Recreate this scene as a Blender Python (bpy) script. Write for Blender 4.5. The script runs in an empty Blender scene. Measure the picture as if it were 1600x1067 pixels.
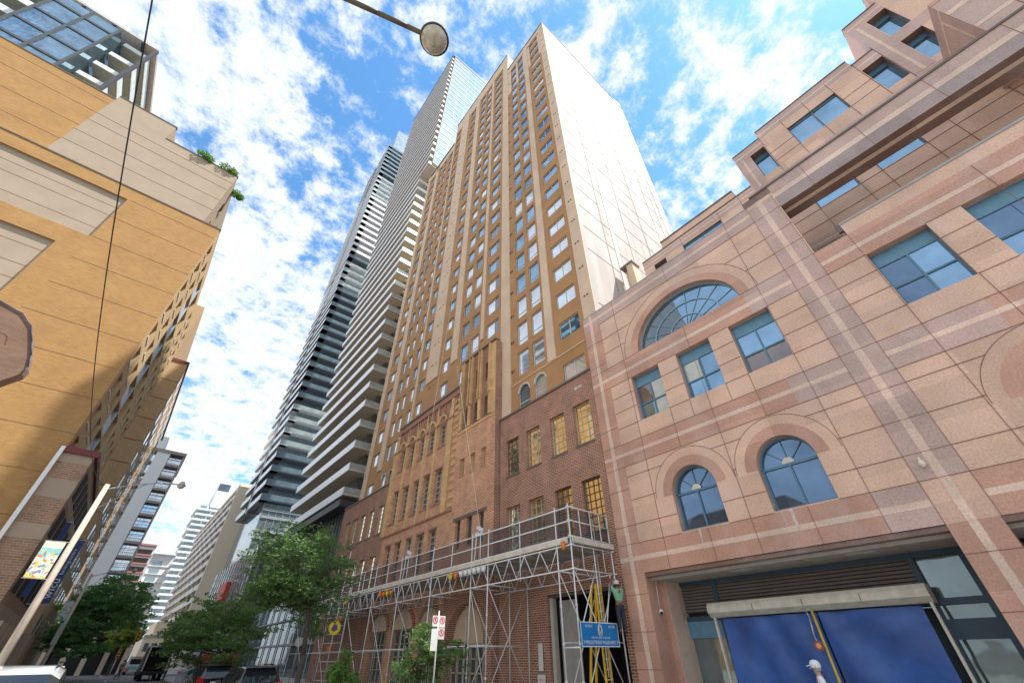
import bpy, bmesh, math, random
from mathutils import Vector, Matrix
from mathutils.geometry import tessellate_polygon
R = math.radians
sc = bpy.context.scene
random.seed(7)
GZ = -0.3                      # ground level (camera stands 1.9 m above it)
# ------------------------------------------------------------------ camera
cam = bpy.data.objects.new('camera', bpy.data.cameras.new('camera'))
sc.collection.objects.link(cam); sc.camera = cam
cam.data.sensor_width = 36; cam.data.lens = 628.175 / 1600 * 36
cam.data.clip_start = 0.05; cam.data.clip_end = 4000
_p, _r, _y = R(38.1137), R(-0.73223), R(40.2023)
fw = Vector((math.sin(_y) * math.cos(_p), math.cos(_y) * math.cos(_p), math.sin(_p)))
rt = Vector((math.cos(_y), -math.sin(_y), 0)); up = rt.cross(fw)
rt2 = rt * math.cos(_r) + up * math.sin(_r); up2 = -rt * math.sin(_r) + up * math.cos(_r)
M = Matrix((rt2, up2, -fw)).transposed().to_4x4(); M.translation = Vector((0, 0, 1.6))
cam.matrix_world = M
# ------------------------------------------------------------------ sun and sky
SUN = Vector((0.975, -1.0, 2.65)).normalized()
sl = bpy.data.lights.new('sun', 'SUN'); sl.energy = 5.0; sl.angle = R(0.6); sl.color = (1, 0.95, 0.87)
so = bpy.data.objects.new('sun', sl); sc.collection.objects.link(so)
so.rotation_euler = SUN.to_track_quat('Z', 'Y').to_euler(); so.location = (0, 0, 300)
w = bpy.data.worlds.new('World'); sc.world = w; w.use_nodes = True
nt = w.node_tree; N = nt.nodes; L = nt.links; N.clear()
def nd(t, nodes=None, **k):
    n = (nodes or N).new(t)
    for a, b in k.items(): setattr(n, a, b)
    return n
out = nd('ShaderNodeOutputWorld'); bg = nd('ShaderNodeBackground'); L.new(bg.outputs[0], out.inputs[0])
sky = nd('ShaderNodeTexSky', sky_type='NISHITA', sun_disc=False)
sky.sun_elevation = math.asin(SUN.z); sky.sun_rotation = math.atan2(SUN.x, SUN.y)
sky.air_density = 1.25; sky.ozone_density = 2.2; sky.dust_density = 0.3
tc = nd('ShaderNodeTexCoord'); sx = nd('ShaderNodeSeparateXYZ'); L.new(tc.outputs['Generated'], sx.inputs[0])
def mth(op, a, b=None, clamp=False):
    n = nd('ShaderNodeMath', operation=op); n.use_clamp = clamp
    for i, v in enumerate((a, b)):
        if v is None: continue
        if isinstance(v, (int, float)): n.inputs[i].default_value = v
        else: L.new(v, n.inputs[i])
    return n.outputs[0]
zz = mth('ADD', mth('MAXIMUM', sx.outputs[2], 0.0), 0.16)
cx = mth('DIVIDE', sx.outputs[0], zz); cy = mth('DIVIDE', sx.outputs[1], zz)
cv = nd('ShaderNodeCombineXYZ'); L.new(cx, cv.inputs[0]); L.new(cy, cv.inputs[1])
def noise(vec, scale, detail, rough, dist=0.0, w3=0.0):
    mp = nd('ShaderNodeMapping'); mp.inputs['Location'].default_value = (w3, w3 * 1.7, w3 * .6)
    L.new(vec, mp.inputs[0])
    n = nd('ShaderNodeTexNoise'); n.inputs['Scale'].default_value = scale; n.inputs['Detail'].default_value = detail
    n.inputs['Roughness'].default_value = rough; n.inputs['Distortion'].default_value = dist
    L.new(mp.outputs[0], n.inputs['Vector']); return n.outputs['Fac']
big = noise(cv.outputs[0], 1.15, 3, 0.5, 0.3, 2.35)
mid = noise(cv.outputs[0], 4.6, 10, 0.62, 0.15, 7.1)
fine = noise(cv.outputs[0], 17.0, 9, 0.68, 0.15, 3.3)
s = mth('ADD', mth('MULTIPLY', big, 0.55), mth('ADD', mth('MULTIPLY', mid, 0.8), mth('MULTIPLY', fine, 0.72)))
# thicker towards the far end of the street (lower in the sky), thinner overhead to the right
s = mth('ADD', s, mth('MULTIPLY', mth('SUBTRACT', 0.6, sx.outputs[2]), 0.10))
s = mth('SUBTRACT', s, mth('MULTIPLY', mth('SUBTRACT', sx.outputs[0], 0.25), 0.20))
mr = nd('ShaderNodeMapRange'); mr.interpolation_type = 'SMOOTHSTEP'
mr.inputs['From Min'].default_value = 0.90; mr.inputs['From Max'].default_value = 1.11
L.new(s, mr.inputs['Value'])
cover = mth('MULTIPLY', mr.outputs[0], 0.96)
mx = nd('ShaderNodeMix', data_type='RGBA'); L.new(cover, mx.inputs[0])
sk = nd('ShaderNodeMix', data_type='RGBA'); sk.blend_type = 'MULTIPLY'; sk.inputs[0].default_value = 1
L.new(sky.outputs[0], sk.inputs[6]); sk.inputs[7].default_value = (.86, 1.38, 1.6, 1)
L.new(sk.outputs[2], mx.inputs[6])
cc = nd('ShaderNodeMix', data_type='RGBA'); L.new(fine, cc.inputs[0])
cc.inputs[6].default_value = (4.7, 5.4, 6.5, 1); cc.inputs[7].default_value = (7.4, 7.55, 7.9, 1)
L.new(cc.outputs[2], mx.inputs[7]); L.new(mx.outputs[2], bg.inputs[0]); bg.inputs[1].default_value = 0.11
sc.view_settings.view_transform = 'Standard'; sc.view_settings.look = 'None'
sc.view_settings.exposure = 0.62; sc.view_settings.gamma = 1
try:
    sc.cycles.max_bounces = 7; sc.cycles.diffuse_bounces = 4; sc.cycles.glossy_bounces = 4
    sc.cycles.sample_clamp_indirect = 6
except Exception: pass

# ------------------------------------------------------------------ helpers
ORG = {}
def link(o, parent=None):
    sc.collection.objects.link(o)
    if parent: o.parent = parent
    return o
def tag(o, label=None, cat=None, group=None, kind=None):
    if label: o['label'] = label
    if cat: o['category'] = cat
    if group: o['group'] = group
    if kind: o['kind'] = kind
    return o
def thing(name, label, cat, loc=(0, 0, 0), rz=0, group=None):
    o = bpy.data.objects.new(name, None); o.empty_display_size = .3; link(o)
    o.location = loc; o.rotation_euler = (0, 0, rz); ORG[o] = Vector(loc) if rz == 0 else Vector((0, 0, 0))
    return tag(o, label, cat, group)
def copy_tree(o, parent=None):
    c = o.copy(); sc.collection.objects.link(c); c.parent = parent
    for ch in list(o.children): copy_tree(ch, c)
    ORG[c] = ORG.get(o, Vector()); return c
class MB:
    def __init__(s): s.v = []; s.f = []; s.m = []; s.sm = []
    def poly(s, pts, m=0, smooth=False):
        b = len(s.v); s.v += [tuple(p) for p in pts]; s.f.append(tuple(range(b, b + len(pts)))); s.m.append(m); s.sm.append(smooth)
    def box(s, x0, x1, y0, y1, z0, z1, m=0):
        if x0 > x1: x0, x1 = x1, x0
        if y0 > y1: y0, y1 = y1, y0
        if z0 > z1: z0, z1 = z1, z0
        b = len(s.v); s.v += [(x0, y0, z0), (x1, y0, z0), (x1, y1, z0), (x0, y1, z0), (x0, y0, z1), (x1, y0, z1), (x1, y1, z1), (x0, y1, z1)]
        for q in ((0, 3, 2, 1), (4, 5, 6, 7), (0, 1, 5, 4), (1, 2, 6, 5), (2, 3, 7, 6), (3, 0, 4, 7)):
            s.f.append(tuple(b + i for i in q)); s.m.append(m); s.sm.append(False)
        return s
    def obox(s, c, ax, ay, az, m=0):
        c = Vector(c); ax, ay, az = Vector(ax), Vector(ay), Vector(az); b = len(s.v)
        for k in (-1, 1):
            for (i, j) in ((-1, -1), (1, -1), (1, 1), (-1, 1)): s.v.append(tuple(c + ax * i + ay * j + az * k))
        for q in ((0, 3, 2, 1), (4, 5, 6, 7), (0, 1, 5, 4), (1, 2, 6, 5), (2, 3, 7, 6), (3, 0, 4, 7)):
            s.f.append(tuple(b + i for i in q)); s.m.append(m); s.sm.append(False)
    def tube(s, p0, p1, r0, r1=None, n=6, m=0, cap=True):
        p0, p1 = Vector(p0), Vector(p1); r1 = r0 if r1 is None else r1
        d = (p1 - p0)
        if d.length < 1e-6: return s
        d.normalize(); a = d.orthogonal().normalized(); c = d.cross(a); b = len(s.v)
        for p, r in ((p0, r0), (p1, r1)):
            for i in range(n):
                t = 2 * math.pi * i / n; s.v.append(tuple(p + (a * math.cos(t) + c * math.sin(t)) * r))
        for i in range(n):
            j = (i + 1) % n; s.f.append((b + i, b + j, b + n + j, b + n + i)); s.m.append(m); s.sm.append(True)
        if cap:
            s.f.append(tuple(b + i for i in reversed(range(n)))); s.m.append(m); s.sm.append(False)
            s.f.append(tuple(b + n + i for i in range(n))); s.m.append(m); s.sm.append(False)
        return s
    def path(s, pts, r, n=6, m=0, r1=None):
        k = len(pts) - 1
        for i in range(k):
            a = r + ((r1 if r1 is not None else r) - r) * i / k; b = r + ((r1 if r1 is not None else r) - r) * (i + 1) / k
            s.tube(pts[i], pts[i + 1], a, b, n, m)
        return s
    def lathe(s, c, prof, n=24, m=0, axis='z', sx=1, sy=1):
        b = len(s.v); c = Vector(c)
        for (r, h) in prof:
            for i in range(n):
                t = 2 * math.pi * i / n; s.v.append(tuple(c + Vector((r * math.cos(t) * sx, r * math.sin(t) * sy, h))))
        for k in range(len(prof) - 1):
            for i in range(n):
                j = (i + 1) % n; s.f.append((b + k * n + i, b + k * n + j, b + (k + 1) * n + j, b + (k + 1) * n + i)); s.m.append(m); s.sm.append(True)
        return s
    def build(s, name, mats, parent=None, at=None, top=None):
        me = bpy.data.meshes.new(name); off = Vector(at) if at is not None else (ORG.get(parent, Vector()) if parent else Vector())
        me.from_pydata([tuple(Vector(p) - off) for p in s.v], [], s.f)
        for mm in (mats if isinstance(mats, (list, tuple)) else [mats]): me.materials.append(mm)
        me.polygons.foreach_set('material_index', s.m); me.polygons.foreach_set('use_smooth', s.sm); me.update()
        o = bpy.data.objects.new(name, me); link(o, parent); ORG[o] = off
        if at is not None: o.location = off
        return o
def sep(mb, name, mats, parent=None, cap=100):
    """one object per connected piece of the mesh (repeated parts); beyond cap the rest is one stuff part"""
    par = list(range(len(mb.v)))
    def find(i):
        while par[i] != i: par[i] = par[par[i]]; i = par[i]
        return i
    for f in mb.f:
        r0 = find(f[0])
        for k in f[1:]: par[find(k)] = r0
    groups = {}
    for i, f in enumerate(mb.f): groups.setdefault(find(f[0]), []).append(i)
    gl = list(groups.values()); outl_ = []
    def mk(fs):
        m = MB(); mp_ = {}
        for i in fs:
            g_ = []
            for k in mb.f[i]:
                if k not in mp_: mp_[k] = len(m.v); m.v.append(mb.v[k])
                g_.append(mp_[k])
            m.f.append(tuple(g_)); m.m.append(mb.m[i]); m.sm.append(mb.sm[i])
        return m.build(name, mats, parent)
    for fs in gl[:cap]: outl_.append(mk(fs))
    if len(gl) > cap: o = mk([i for fs in gl[cap:] for i in fs]); o['kind'] = 'stuff'; outl_.append(o)
    return outl_
def S(y): return .0055 * max(0.0, y - 8)
def struct(name, mb, m, slope=False):
    if slope: mb.v = [(x, y, z + S(y)) for x, y, z in mb.v]
    o = mb.build(name, m); o['kind'] = 'structure'; return o
MAPX = lambda X: (lambda u, v, d: (X + d, u, v))        # plane facing -x, u = y
MAPXP = lambda X: (lambda u, v, d: (X - d, u, v))       # plane facing +x
MAPY = lambda Y: (lambda u, v, d: (u, Y + d, v))        # plane facing -y, u = x
def pwall(mb, mp, outline, holes, depth, m=0, rm=0):
    allp = [outline] + holes
    tri = tessellate_polygon([[Vector((a, b, 0)) for a, b in q] for q in allp])
    flat = [p for q in allp for p in q]
    for t in tri: mb.poly([mp(flat[i][0], flat[i][1], 0) for i in t], m)
    for h in holes:
        for i in range(len(h)):
            a, b = h[i], h[(i + 1) % len(h)]
            mb.poly([mp(a[0], a[1], 0), mp(b[0], b[1], 0), mp(b[0], b[1], depth), mp(a[0], a[1], depth)], rm)
def gwall(mb, mp, u0, u1, v0, v1, rects, depth, m=0, rm=0, off=0.0):
    us = sorted({u0, u1} | {a for r in rects for a in r[:2] if u0 < a < u1}); vs = sorted({v0, v1} | {a for r in rects for a in r[2:4] if v0 < a < v1})
    for i in range(len(us) - 1):
        uc = (us[i] + us[i + 1]) / 2; run = None
        col = [r for r in rects if r[0] < uc < r[1]]
        for j in range(len(vs) - 1):
            vc = (vs[j] + vs[j + 1]) / 2; hole = any(r[2] < vc < r[3] for r in col)
            if hole:
                if run is not None: mb.poly([mp(us[i], run, off), mp(us[i + 1], run, off), mp(us[i + 1], vs[j], off), mp(us[i], vs[j], off)], m); run = None
            elif run is None: run = vs[j]
        if run is not None: mb.poly([mp(us[i], run, off), mp(us[i + 1], run, off), mp(us[i + 1], v1, off), mp(us[i], v1, off)], m)
    for r in rects:
        a, b, c, d = r[:4]
        for (p, q) in (((a, c), (b, c)), ((b, c), (b, d)), ((b, d), (a, d)), ((a, d), (a, c))):
            mb.poly([mp(p[0], p[1], off), mp(q[0], q[1], off), mp(q[0], q[1], depth), mp(p[0], p[1], depth)], rm)
def arch(cu, sill, spring, r, n=16, k=1.0):
    return [(cu - r, sill), (cu + r, sill)] + [(cu + r * math.cos(math.pi * i / n), spring + k * r * math.sin(math.pi * i / n)) for i in range(n + 1)]
def ring(mb, mp, cu, cv_, r0, r1, d0, d1, k0=1.0, k1=1.0, n=28, m=0, a0=0.0, a1=math.pi):
    P = lambda r, k, t, d: mp(cu + r * math.cos(t), cv_ + k * r * math.sin(t), d)
    for i in range(n):
        t, u = a0 + (a1 - a0) * i / n, a0 + (a1 - a0) * (i + 1) / n
        mb.poly([P(r0, k0, t, d0), P(r1, k1, t, d0), P(r1, k1, u, d0), P(r0, k0, u, d0)], m)
        mb.poly([P(r1, k1, t, d0), P(r1, k1, t, d1), P(r1, k1, u, d1), P(r1, k1, u, d0)], m)
        mb.poly([P(r0, k0, t, d1), P(r0, k0, t, d0), P(r0, k0, u, d0), P(r0, k0, u, d1)], m)

# ------------------------------------------------------------------ materials
MATS = {}
def mat(name, col, rough=.7, metal=0.0, var=0.12, vscale=3.0, bump=0.0, bscale=40.0, spec=0.5, speck=0.0, coat=0.0, alpha=1.0, streak=False, emit=0, trans=0, wave=0.0):
    if name in MATS: return MATS[name]
    m = bpy.data.materials.new(name); MATS[name] = m; m.use_nodes = True
    n = m.node_tree.nodes; l = m.node_tree.links; b = n['Principled BSDF']
    b.inputs['Roughness'].default_value = rough; b.inputs['Metallic'].default_value = metal
    b.inputs['Specular IOR Level'].default_value = spec; b.inputs['Coat Weight'].default_value = coat
    b.inputs['Alpha'].default_value = alpha; b.inputs['Transmission Weight'].default_value = trans
    t = n.new('ShaderNodeTexCoord'); mp = n.new('ShaderNodeMapping'); l.new(t.outputs['Object'], mp.inputs[0])
    if streak: mp.inputs['Scale'].default_value = (1, 1, .12)
    c = Vector(col); 
    nz = n.new('ShaderNodeTexNoise'); nz.inputs['Scale'].default_value = vscale; nz.inputs['Detail'].default_value = 6; l.new(mp.outputs[0], nz.inputs['Vector'])
    cr = n.new('ShaderNodeValToRGB'); cr.color_ramp.elements[0].position = .3; cr.color_ramp.elements[1].position = .7
    cr.color_ramp.elements[0].color = (*(c * (1 - var)), 1); cr.color_ramp.elements[1].color = (*[min(1, x * (1 + var)) for x in c], 1)
    l.new(nz.outputs['Fac'], cr.inputs[0]); last = cr.outputs[0]
    if speck:
        n2 = n.new('ShaderNodeTexNoise'); n2.inputs['Scale'].default_value = 17; n2.inputs['Detail'].default_value = 9; n2.inputs['Roughness'].default_value = .8
        l.new(t.outputs['Object'], n2.inputs['Vector'])
        mr_ = n.new('ShaderNodeMapRange'); mr_.inputs['From Min'].default_value = .3; mr_.inputs['From Max'].default_value = .7
        mr_.inputs['To Min'].default_value = 1 - speck; mr_.inputs['To Max'].default_value = 1 + speck; l.new(n2.outputs['Fac'], mr_.inputs[0])
        mm = n.new('ShaderNodeMix'); mm.data_type = 'RGBA'; mm.blend_type = 'MULTIPLY'; mm.inputs[0].default_value = 1
        l.new(last, mm.inputs[6]); l.new(mr_.outputs[0], mm.inputs[7]); last = mm.outputs[2]
    l.new(last, b.inputs['Base Color'])
    if bump:
        n3 = n.new('ShaderNodeTexNoise'); n3.inputs['Scale'].default_value = bscale; n3.inputs['Detail'].default_value = 5; l.new(t.outputs['Object'], n3.inputs['Vector'])
        bp = n.new('ShaderNodeBump'); bp.inputs['Strength'].default_value = bump; bp.inputs['Distance'].default_value = .02
        l.new(n3.outputs['Fac'], bp.inputs['Height']); l.new(bp.outputs[0], b.inputs['Normal'])
    if emit: b.inputs['Emission Color'].default_value = (*col, 1); b.inputs['Emission Strength'].default_value = emit
    return m
def brick(name, c1, c2, mortar, bw=.22, bh=.075, ms=.008, rough=.85, var=.16, vs=1.2):
    m = bpy.data.materials.new(name); MATS[name] = m; m.use_nodes = True
    n = m.node_tree.nodes; l = m.node_tree.links; b = n['Principled BSDF']; b.inputs['Roughness'].default_value = rough
    t = n.new('ShaderNodeTexCoord'); s3 = n.new('ShaderNodeSeparateXYZ'); l.new(t.outputs['Object'], s3.inputs[0])
    a = n.new('ShaderNodeMath'); l.new(s3.outputs[0], a.inputs[0]); l.new(s3.outputs[1], a.inputs[1])
    cb = n.new('ShaderNodeCombineXYZ'); l.new(a.outputs[0], cb.inputs[0]); l.new(s3.outputs[2], cb.inputs[1])
    k = n.new('ShaderNodeTexBrick'); l.new(cb.outputs[0], k.inputs['Vector']); k.inputs['Scale'].default_value = 1
    k.inputs['Brick Width'].default_value = bw; k.inputs['Row Height'].default_value = bh; k.inputs['Mortar Size'].default_value = ms
    k.inputs['Color1'].default_value = (*c1, 1); k.inputs['Color2'].default_value = (*c2, 1); k.inputs['Mortar'].default_value = (*mortar, 1)
    nz = n.new('ShaderNodeTexNoise'); nz.inputs['Scale'].default_value = vs; nz.inputs['Detail'].default_value = 7; l.new(t.outputs['Object'], nz.inputs['Vector'])
    mr_ = n.new('ShaderNodeMapRange'); mr_.inputs['From Min'].default_value = .3; mr_.inputs['From Max'].default_value = .7
    mr_.inputs['To Min'].default_value = 1 - var; mr_.inputs['To Max'].default_value = 1 + var; l.new(nz.outputs['Fac'], mr_.inputs[0])
    mm = n.new('ShaderNodeMix'); mm.data_type = 'RGBA'; mm.blend_type = 'MULTIPLY'; mm.inputs[0].default_value = 1
    l.new(k.outputs['Color'], mm.inputs[6]); l.new(mr_.outputs[0], mm.inputs[7]); l.new(mm.outputs[2], b.inputs['Base Color'])
    bp = n.new('ShaderNodeBump'); bp.inputs['Strength'].default_value = .5; bp.inputs['Distance'].default_value = .01
    l.new(k.outputs['Fac'], bp.inputs['Height']); bp.invert = True; l.new(bp.outputs[0], b.inputs['Normal'])
    return m
def granite(name, c, rough=.38, var=.13):
    """polished stone: speckle, per-slab tone, large cloudy staining"""
    m = mat(name, c, rough, var=var, vscale=.7, speck=.30, spec=.5)
    n = m.node_tree.nodes; l = m.node_tree.links; b = n['Principled BSDF']
    src = b.inputs['Base Color'].links[0].from_socket
    t = n.new('ShaderNodeTexCoord'); s3 = n.new('ShaderNodeSeparateXYZ'); l.new(t.outputs['Object'], s3.inputs[0])
    def fl(sock, sc_, o):
        a = n.new('ShaderNodeMath'); a.operation = 'MULTIPLY_ADD'; l.new(sock, a.inputs[0]); a.inputs[1].default_value = sc_; a.inputs[2].default_value = o
        f = n.new('ShaderNodeMath'); f.operation = 'FLOOR'; l.new(a.outputs[0], f.inputs[0]); return f.outputs[0]
    cb = n.new('ShaderNodeCombineXYZ'); l.new(fl(s3.outputs[1], 1 / 1.75, -2.5 / 1.75), cb.inputs[0]); l.new(fl(s3.outputs[2], 1.0, 0), cb.inputs[1]); l.new(fl(s3.outputs[0], .6, 0), cb.inputs[2])
    wn = n.new('ShaderNodeTexWhiteNoise'); l.new(cb.outputs[0], wn.inputs['Vector'])
    mr_ = n.new('ShaderNodeMapRange'); mr_.inputs['To Min'].default_value = .88; mr_.inputs['To Max'].default_value = 1.1; l.new(wn.outputs['Value'], mr_.inputs[0])
    mm = n.new('ShaderNodeMix'); mm.data_type = 'RGBA'; mm.blend_type = 'MULTIPLY'; mm.inputs[0].default_value = 1
    l.new(src, mm.inputs[6]); l.new(mr_.outputs[0], mm.inputs[7]); l.new(mm.outputs[2], b.inputs['Base Color'])
    ns = n.new('ShaderNodeTexNoise'); ns.inputs['Scale'].default_value = .55; ns.inputs['Detail'].default_value = 9; ns.inputs['Roughness'].default_value = .68
    mpp = n.new('ShaderNodeMapping'); mpp.inputs['Scale'].default_value = (1, 1.2, .6); l.new(t.outputs['Object'], mpp.inputs[0]); l.new(mpp.outputs[0], ns.inputs['Vector'])
    m3 = n.new('ShaderNodeMapRange'); m3.inputs['From Min'].default_value = .50; m3.inputs['From Max'].default_value = .68; m3.inputs['To Max'].default_value = .42; l.new(ns.outputs['Fac'], m3.inputs[0])
    bl = n.new('ShaderNodeMix'); bl.data_type = 'RGBA'; l.new(m3.outputs[0], bl.inputs[0]); l.new(mm.outputs[2], bl.inputs[6]); bl.inputs[7].default_value = (*[x * .62 + .26 for x in c], 1); l.new(bl.outputs[2], b.inputs['Base Color'])
    nz = n.new('ShaderNodeTexNoise'); nz.inputs['Scale'].default_value = .9; nz.inputs['Detail'].default_value = 8; l.new(t.outputs['Object'], nz.inputs['Vector'])
    m2 = n.new('ShaderNodeMapRange'); m2.inputs['To Min'].default_value = rough - .15; m2.inputs['To Max'].default_value = rough + .2; l.new(nz.outputs['Fac'], m2.inputs[0]); l.new(m2.outputs[0], b.inputs['Roughness'])
    return m
def glass(name, c, metal=.75, rough=.03, wob=.06, var=.2, ws=1.3):
    m = mat(name, c, rough, metal=metal, var=var, vscale=.8)
    n = m.node_tree.nodes; l = m.node_tree.links; b = n['Principled BSDF']
    t = n.new('ShaderNodeTexCoord'); nz = n.new('ShaderNodeTexNoise'); nz.inputs['Scale'].default_value = ws; nz.inputs['Detail'].default_value = 2; l.new(t.outputs['Object'], nz.inputs['Vector'])
    bp = n.new('ShaderNodeBump'); bp.inputs['Strength'].default_value = wob; bp.inputs['Distance'].default_value = .3
    l.new(nz.outputs['Fac'], bp.inputs['Height']); l.new(bp.outputs[0], b.inputs['Normal']); return m
GR_L = granite('pink_granite', (.70, .455, .32)); GR_D = granite('rose_granite', (.56, .31, .215)); GR_S = granite('pale_stripe_granite', (.74, .54, .41))
GR_P = granite('mauve_granite', (.54, .37, .31)); JOINT = mat('joint_sealant', (.27, .155, .12), .9)
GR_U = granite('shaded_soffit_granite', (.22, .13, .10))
BLU = mat('blue_grey_frame', (.10, .22, .30), .4, var=.1); BLUP = mat('blue_panel', (.12, .27, .37), .35, var=.1)
GLB = glass('blue_coated_glass', (.22, .36, .50), .85, .03, .015, ws=.5); GLN = glass('navy_reflective_glass', (.13, .20, .30), .8, .03, .02, ws=.6); GLD = glass('dark_window_glass', (.16, .20, .24), .55, .04, .08)
GLC = glass('clear_window_glass', (.60, .64, .68), .8, .04, .02, ws=.5); GLY = glass('old_pane_gold_reflection', (1.0, .86, .58), .95, .05, .03, ws=1.5)  # GLY: golden reflection of the sunlit wall opposite is put into the glass tint
WHITE = mat('white_frame_paint', (.78, .77, .73), .5, var=.05); BLACK = mat('black_opening', (.015, .015, .017), .8)
STUC = mat('ochre_stucco', (.46, .25, .105), .85, var=.12, vscale=.6, bump=.2, bscale=60, speck=.06)
BEIGE = mat('beige_render', (.70, .53, .37), .85, var=.1, vscale=.5, bump=.15, speck=.05); COPE = mat('coping_metal', (.14, .12, .10), .5)
BRK = brick('dark_red_brick', (.38, .145, .075), (.24, .08, .045), (.50, .37, .28), bw=.27, bh=.095, ms=.016); BRO = brick('orange_red_brick', (.66, .27, .105), (.44, .155, .06), (.70, .52, .38), bw=.27, bh=.095, ms=.016)
BUFF = brick('buff_brick', (.80, .52, .23), (.66, .40, .16), (.50, .36, .22)); STONE = mat('carved_brown_stone', (.40, .21, .14), .9, var=.35, vscale=6, bump=.8, bscale=14)
FRM = mat('cream_steel_sash', (.50, .40, .27), .6); FRD = mat('dark_steel_sash', (.10, .08, .06), .5)
CONC = mat('concrete', (.42, .40, .37), .9, var=.15, vscale=1.2, bump=.2)

# ------------------------------------------------------------------ ground
g = MB(); g.box(-900, 900, -400, 2500, GZ - 1.2, GZ - .15, 0); struct('ground', g, mat('city_ground', (.16, .15, .14), .95))
asph = mat('asphalt', (.15, .15, .155), .9, var=.18, vscale=1.4, bump=.35, bscale=90)
g = MB(); g.poly([(-1.9, -60, GZ), (6.9, -60, GZ), (6.9, 8, GZ), (-1.9, 8, GZ)]); g.poly([(-1.9, 8, GZ), (6.9, 8, GZ), (6.9, 260, GZ), (-1.9, 260, GZ)]); struct('road', g, asph, True)
g = MB(); g.poly([(-60, 74, GZ + .01), (90, 74, GZ + .01), (90, 84, GZ + .01), (-60, 84, GZ + .01)]); struct('cross_road', g, asph, True)
pav = mat('sidewalk_concrete', (.36, .35, .33), .9, var=.14, vscale=2.0, bump=.2)
g = MB()
for x0, x1 in ((6.9, 40), (-30, -1.9)):
    for y0, y1 in ((-60, 8), (8, 73.5), (84.5, 260)): g.box(x0 + (0.15 if x0 > 0 else 0), x1 - (0 if x0 > 0 else .15), y0, y1, GZ - .6, GZ + .13)
struct('sidewalk', g, pav, True)
g = MB()
for x0 in (6.9, -2.05):
    for y0, y1 in ((-60, 8), (8, 73.5), (84.5, 260)): g.box(x0, x0 + .15, y0, y1, GZ - .6, GZ + .145)
struct('kerb', g, mat('kerb_concrete', (.45, .44, .42), .9), True)
g = MB()
for k in range(24): g.box(2.4, 2.52, 9 + k * 6, 12 + k * 6, GZ + .004, GZ + .008)
g.box(-1.6, 6.6, 71.5, 72, GZ + .004, GZ + .008); struct('road_marking', g, mat('road_paint', (.7, .7, .66), .7), True)

# ================================================================== GRANITE BUILDING
GX = 15.8
gb = thing('granite_building', 'pink polished granite building with arched windows, bands of rose stone and blue glass', 'building', (GX, 0, GZ))
mp = MAPX(GX)
win = []   # (kind, hole polygon)
RW = [(7.75, 9.33), (5.13, 6.78), (2.53, 4.2), (-2.63, -.93), (-6.0, -3.5)]
rects = [(a, b, 10.35, 12.76) for a, b in RW]
SA = [(7.72, .94), (4.25, .95), (-2.68, .98)]
# lower front z 4.2..18.2, with ground piers
outl = [(-9, 4.2), (-3.1, 4.2), (.3, 4.2), (1.35, 4.2), (10.68, 4.2), (11.75, 4.2), (11.75, 18.2), (1.4, 18.2), (.22, 18.2), (.22, 13.85), (-.9, 13.85), (-.9, 14.5), (-9, 14.5)]
holes = [[(a, c), (b, c), (b, d), (a, d)] for a, b, c, d in rects] + [arch(c, 5.34, 6.75, r) for c, r in SA]
bigarch = [(5.9 + 2.66 * math.cos(math.pi * i / 28), 13.95 + 2.32 * math.sin(math.pi * i / 28)) for i in range(29)]
holes.append(bigarch)
wl = MB(); pwall(wl, mp, outl, holes, .36, 0, 1)
wl.poly([(GX, 11.75, 18.2), (GX, 1.4, 18.2), (GX + .6, 1.4, 18.2), (GX + .6, 11.75, 18.2)], 0)
wl.poly([(GX, .22, 13.85), (GX, -.9, 13.85), (GX + 3, -.9, 13.85), (GX + 3, .22, 13.85)], 0)
wl.poly([(GX, -.9, 14.5), (GX, -9, 14.5), (GX + .8, -9, 14.5), (GX + .8, -.9, 14.5)], 0)
wl.poly([(GX, 11.75, 4.2), (GX + 20, 11.75, 4.2), (GX + 20, 11.75, 18.2), (GX, 11.75, 18.2)], 0)   # flank next to the brick wall
wl.build('wall', [GR_L, GR_D], gb)
# stone bands / stripes as thin facing sheets
bd = MB(); E1, E2 = -.006, -.011
def sheet(u0, u1, v0, v1, e, m=0): bd.box(GX + e, GX + .001, u0, u1, v0, v1, m)
def cutspans(lo, hi, cuts):
    o = []; a = lo
    for c0, c1 in sorted(cuts):
        if c1 <= a or c0 >= hi: continue
        if c0 > a: o.append((a, c0))
        a = max(a, c1)
    if a < hi: o.append((a, hi))
    return o
def arch_cut(v0, v1):
    cuts = []
    for c, r in SA:
        if v1 > 5.3 and v0 < 6.75 + r: cuts.append((c - r - .01, c + r + .01))
    if v1 > 13.95 and v0 < 16.3:
        t = max(0, 1 - ((v0 - 13.95) / 2.32) ** 2) ** .5 if v0 > 13.95 else 1; cuts.append((5.9 - 2.66 * t, 5.9 + 2.66 * t))
    return cuts
# dark bands: (v0,v1, stripe v0,v1)
for (v0, v1, s0, s1, m) in ((4.2, 5.3, 4.66, 4.83, 0), (8.5, 9.56, 8.97, 9.13, 0), (12.77, 13.95, 13.2, 13.38, 0), (17.15, 18.2, 17.62, 17.8, 2)):
    for (a, b) in ((-9, .28), (1.35, 11.75)) if v0 < 13 else ((1.35, 11.75),):
        if v0 > 12 and v0 < 13 : vv1 = v1
        sheet(a, b, v0, v1, E1, m)
        sheet(a, b, s0, s1, E2, 1)
for (v0, v1) in ((8.5, 9.56), (12.77, 13.95)): sheet(1.35, 3.1, v0, v1, E1 - .001, 2)
sheet(-2.3, .28, 8.5, 9.56, E1 - .001, 2); sheet(1.35, 2.5, 4.2, 5.3, E1 - .001, 2)
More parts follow.
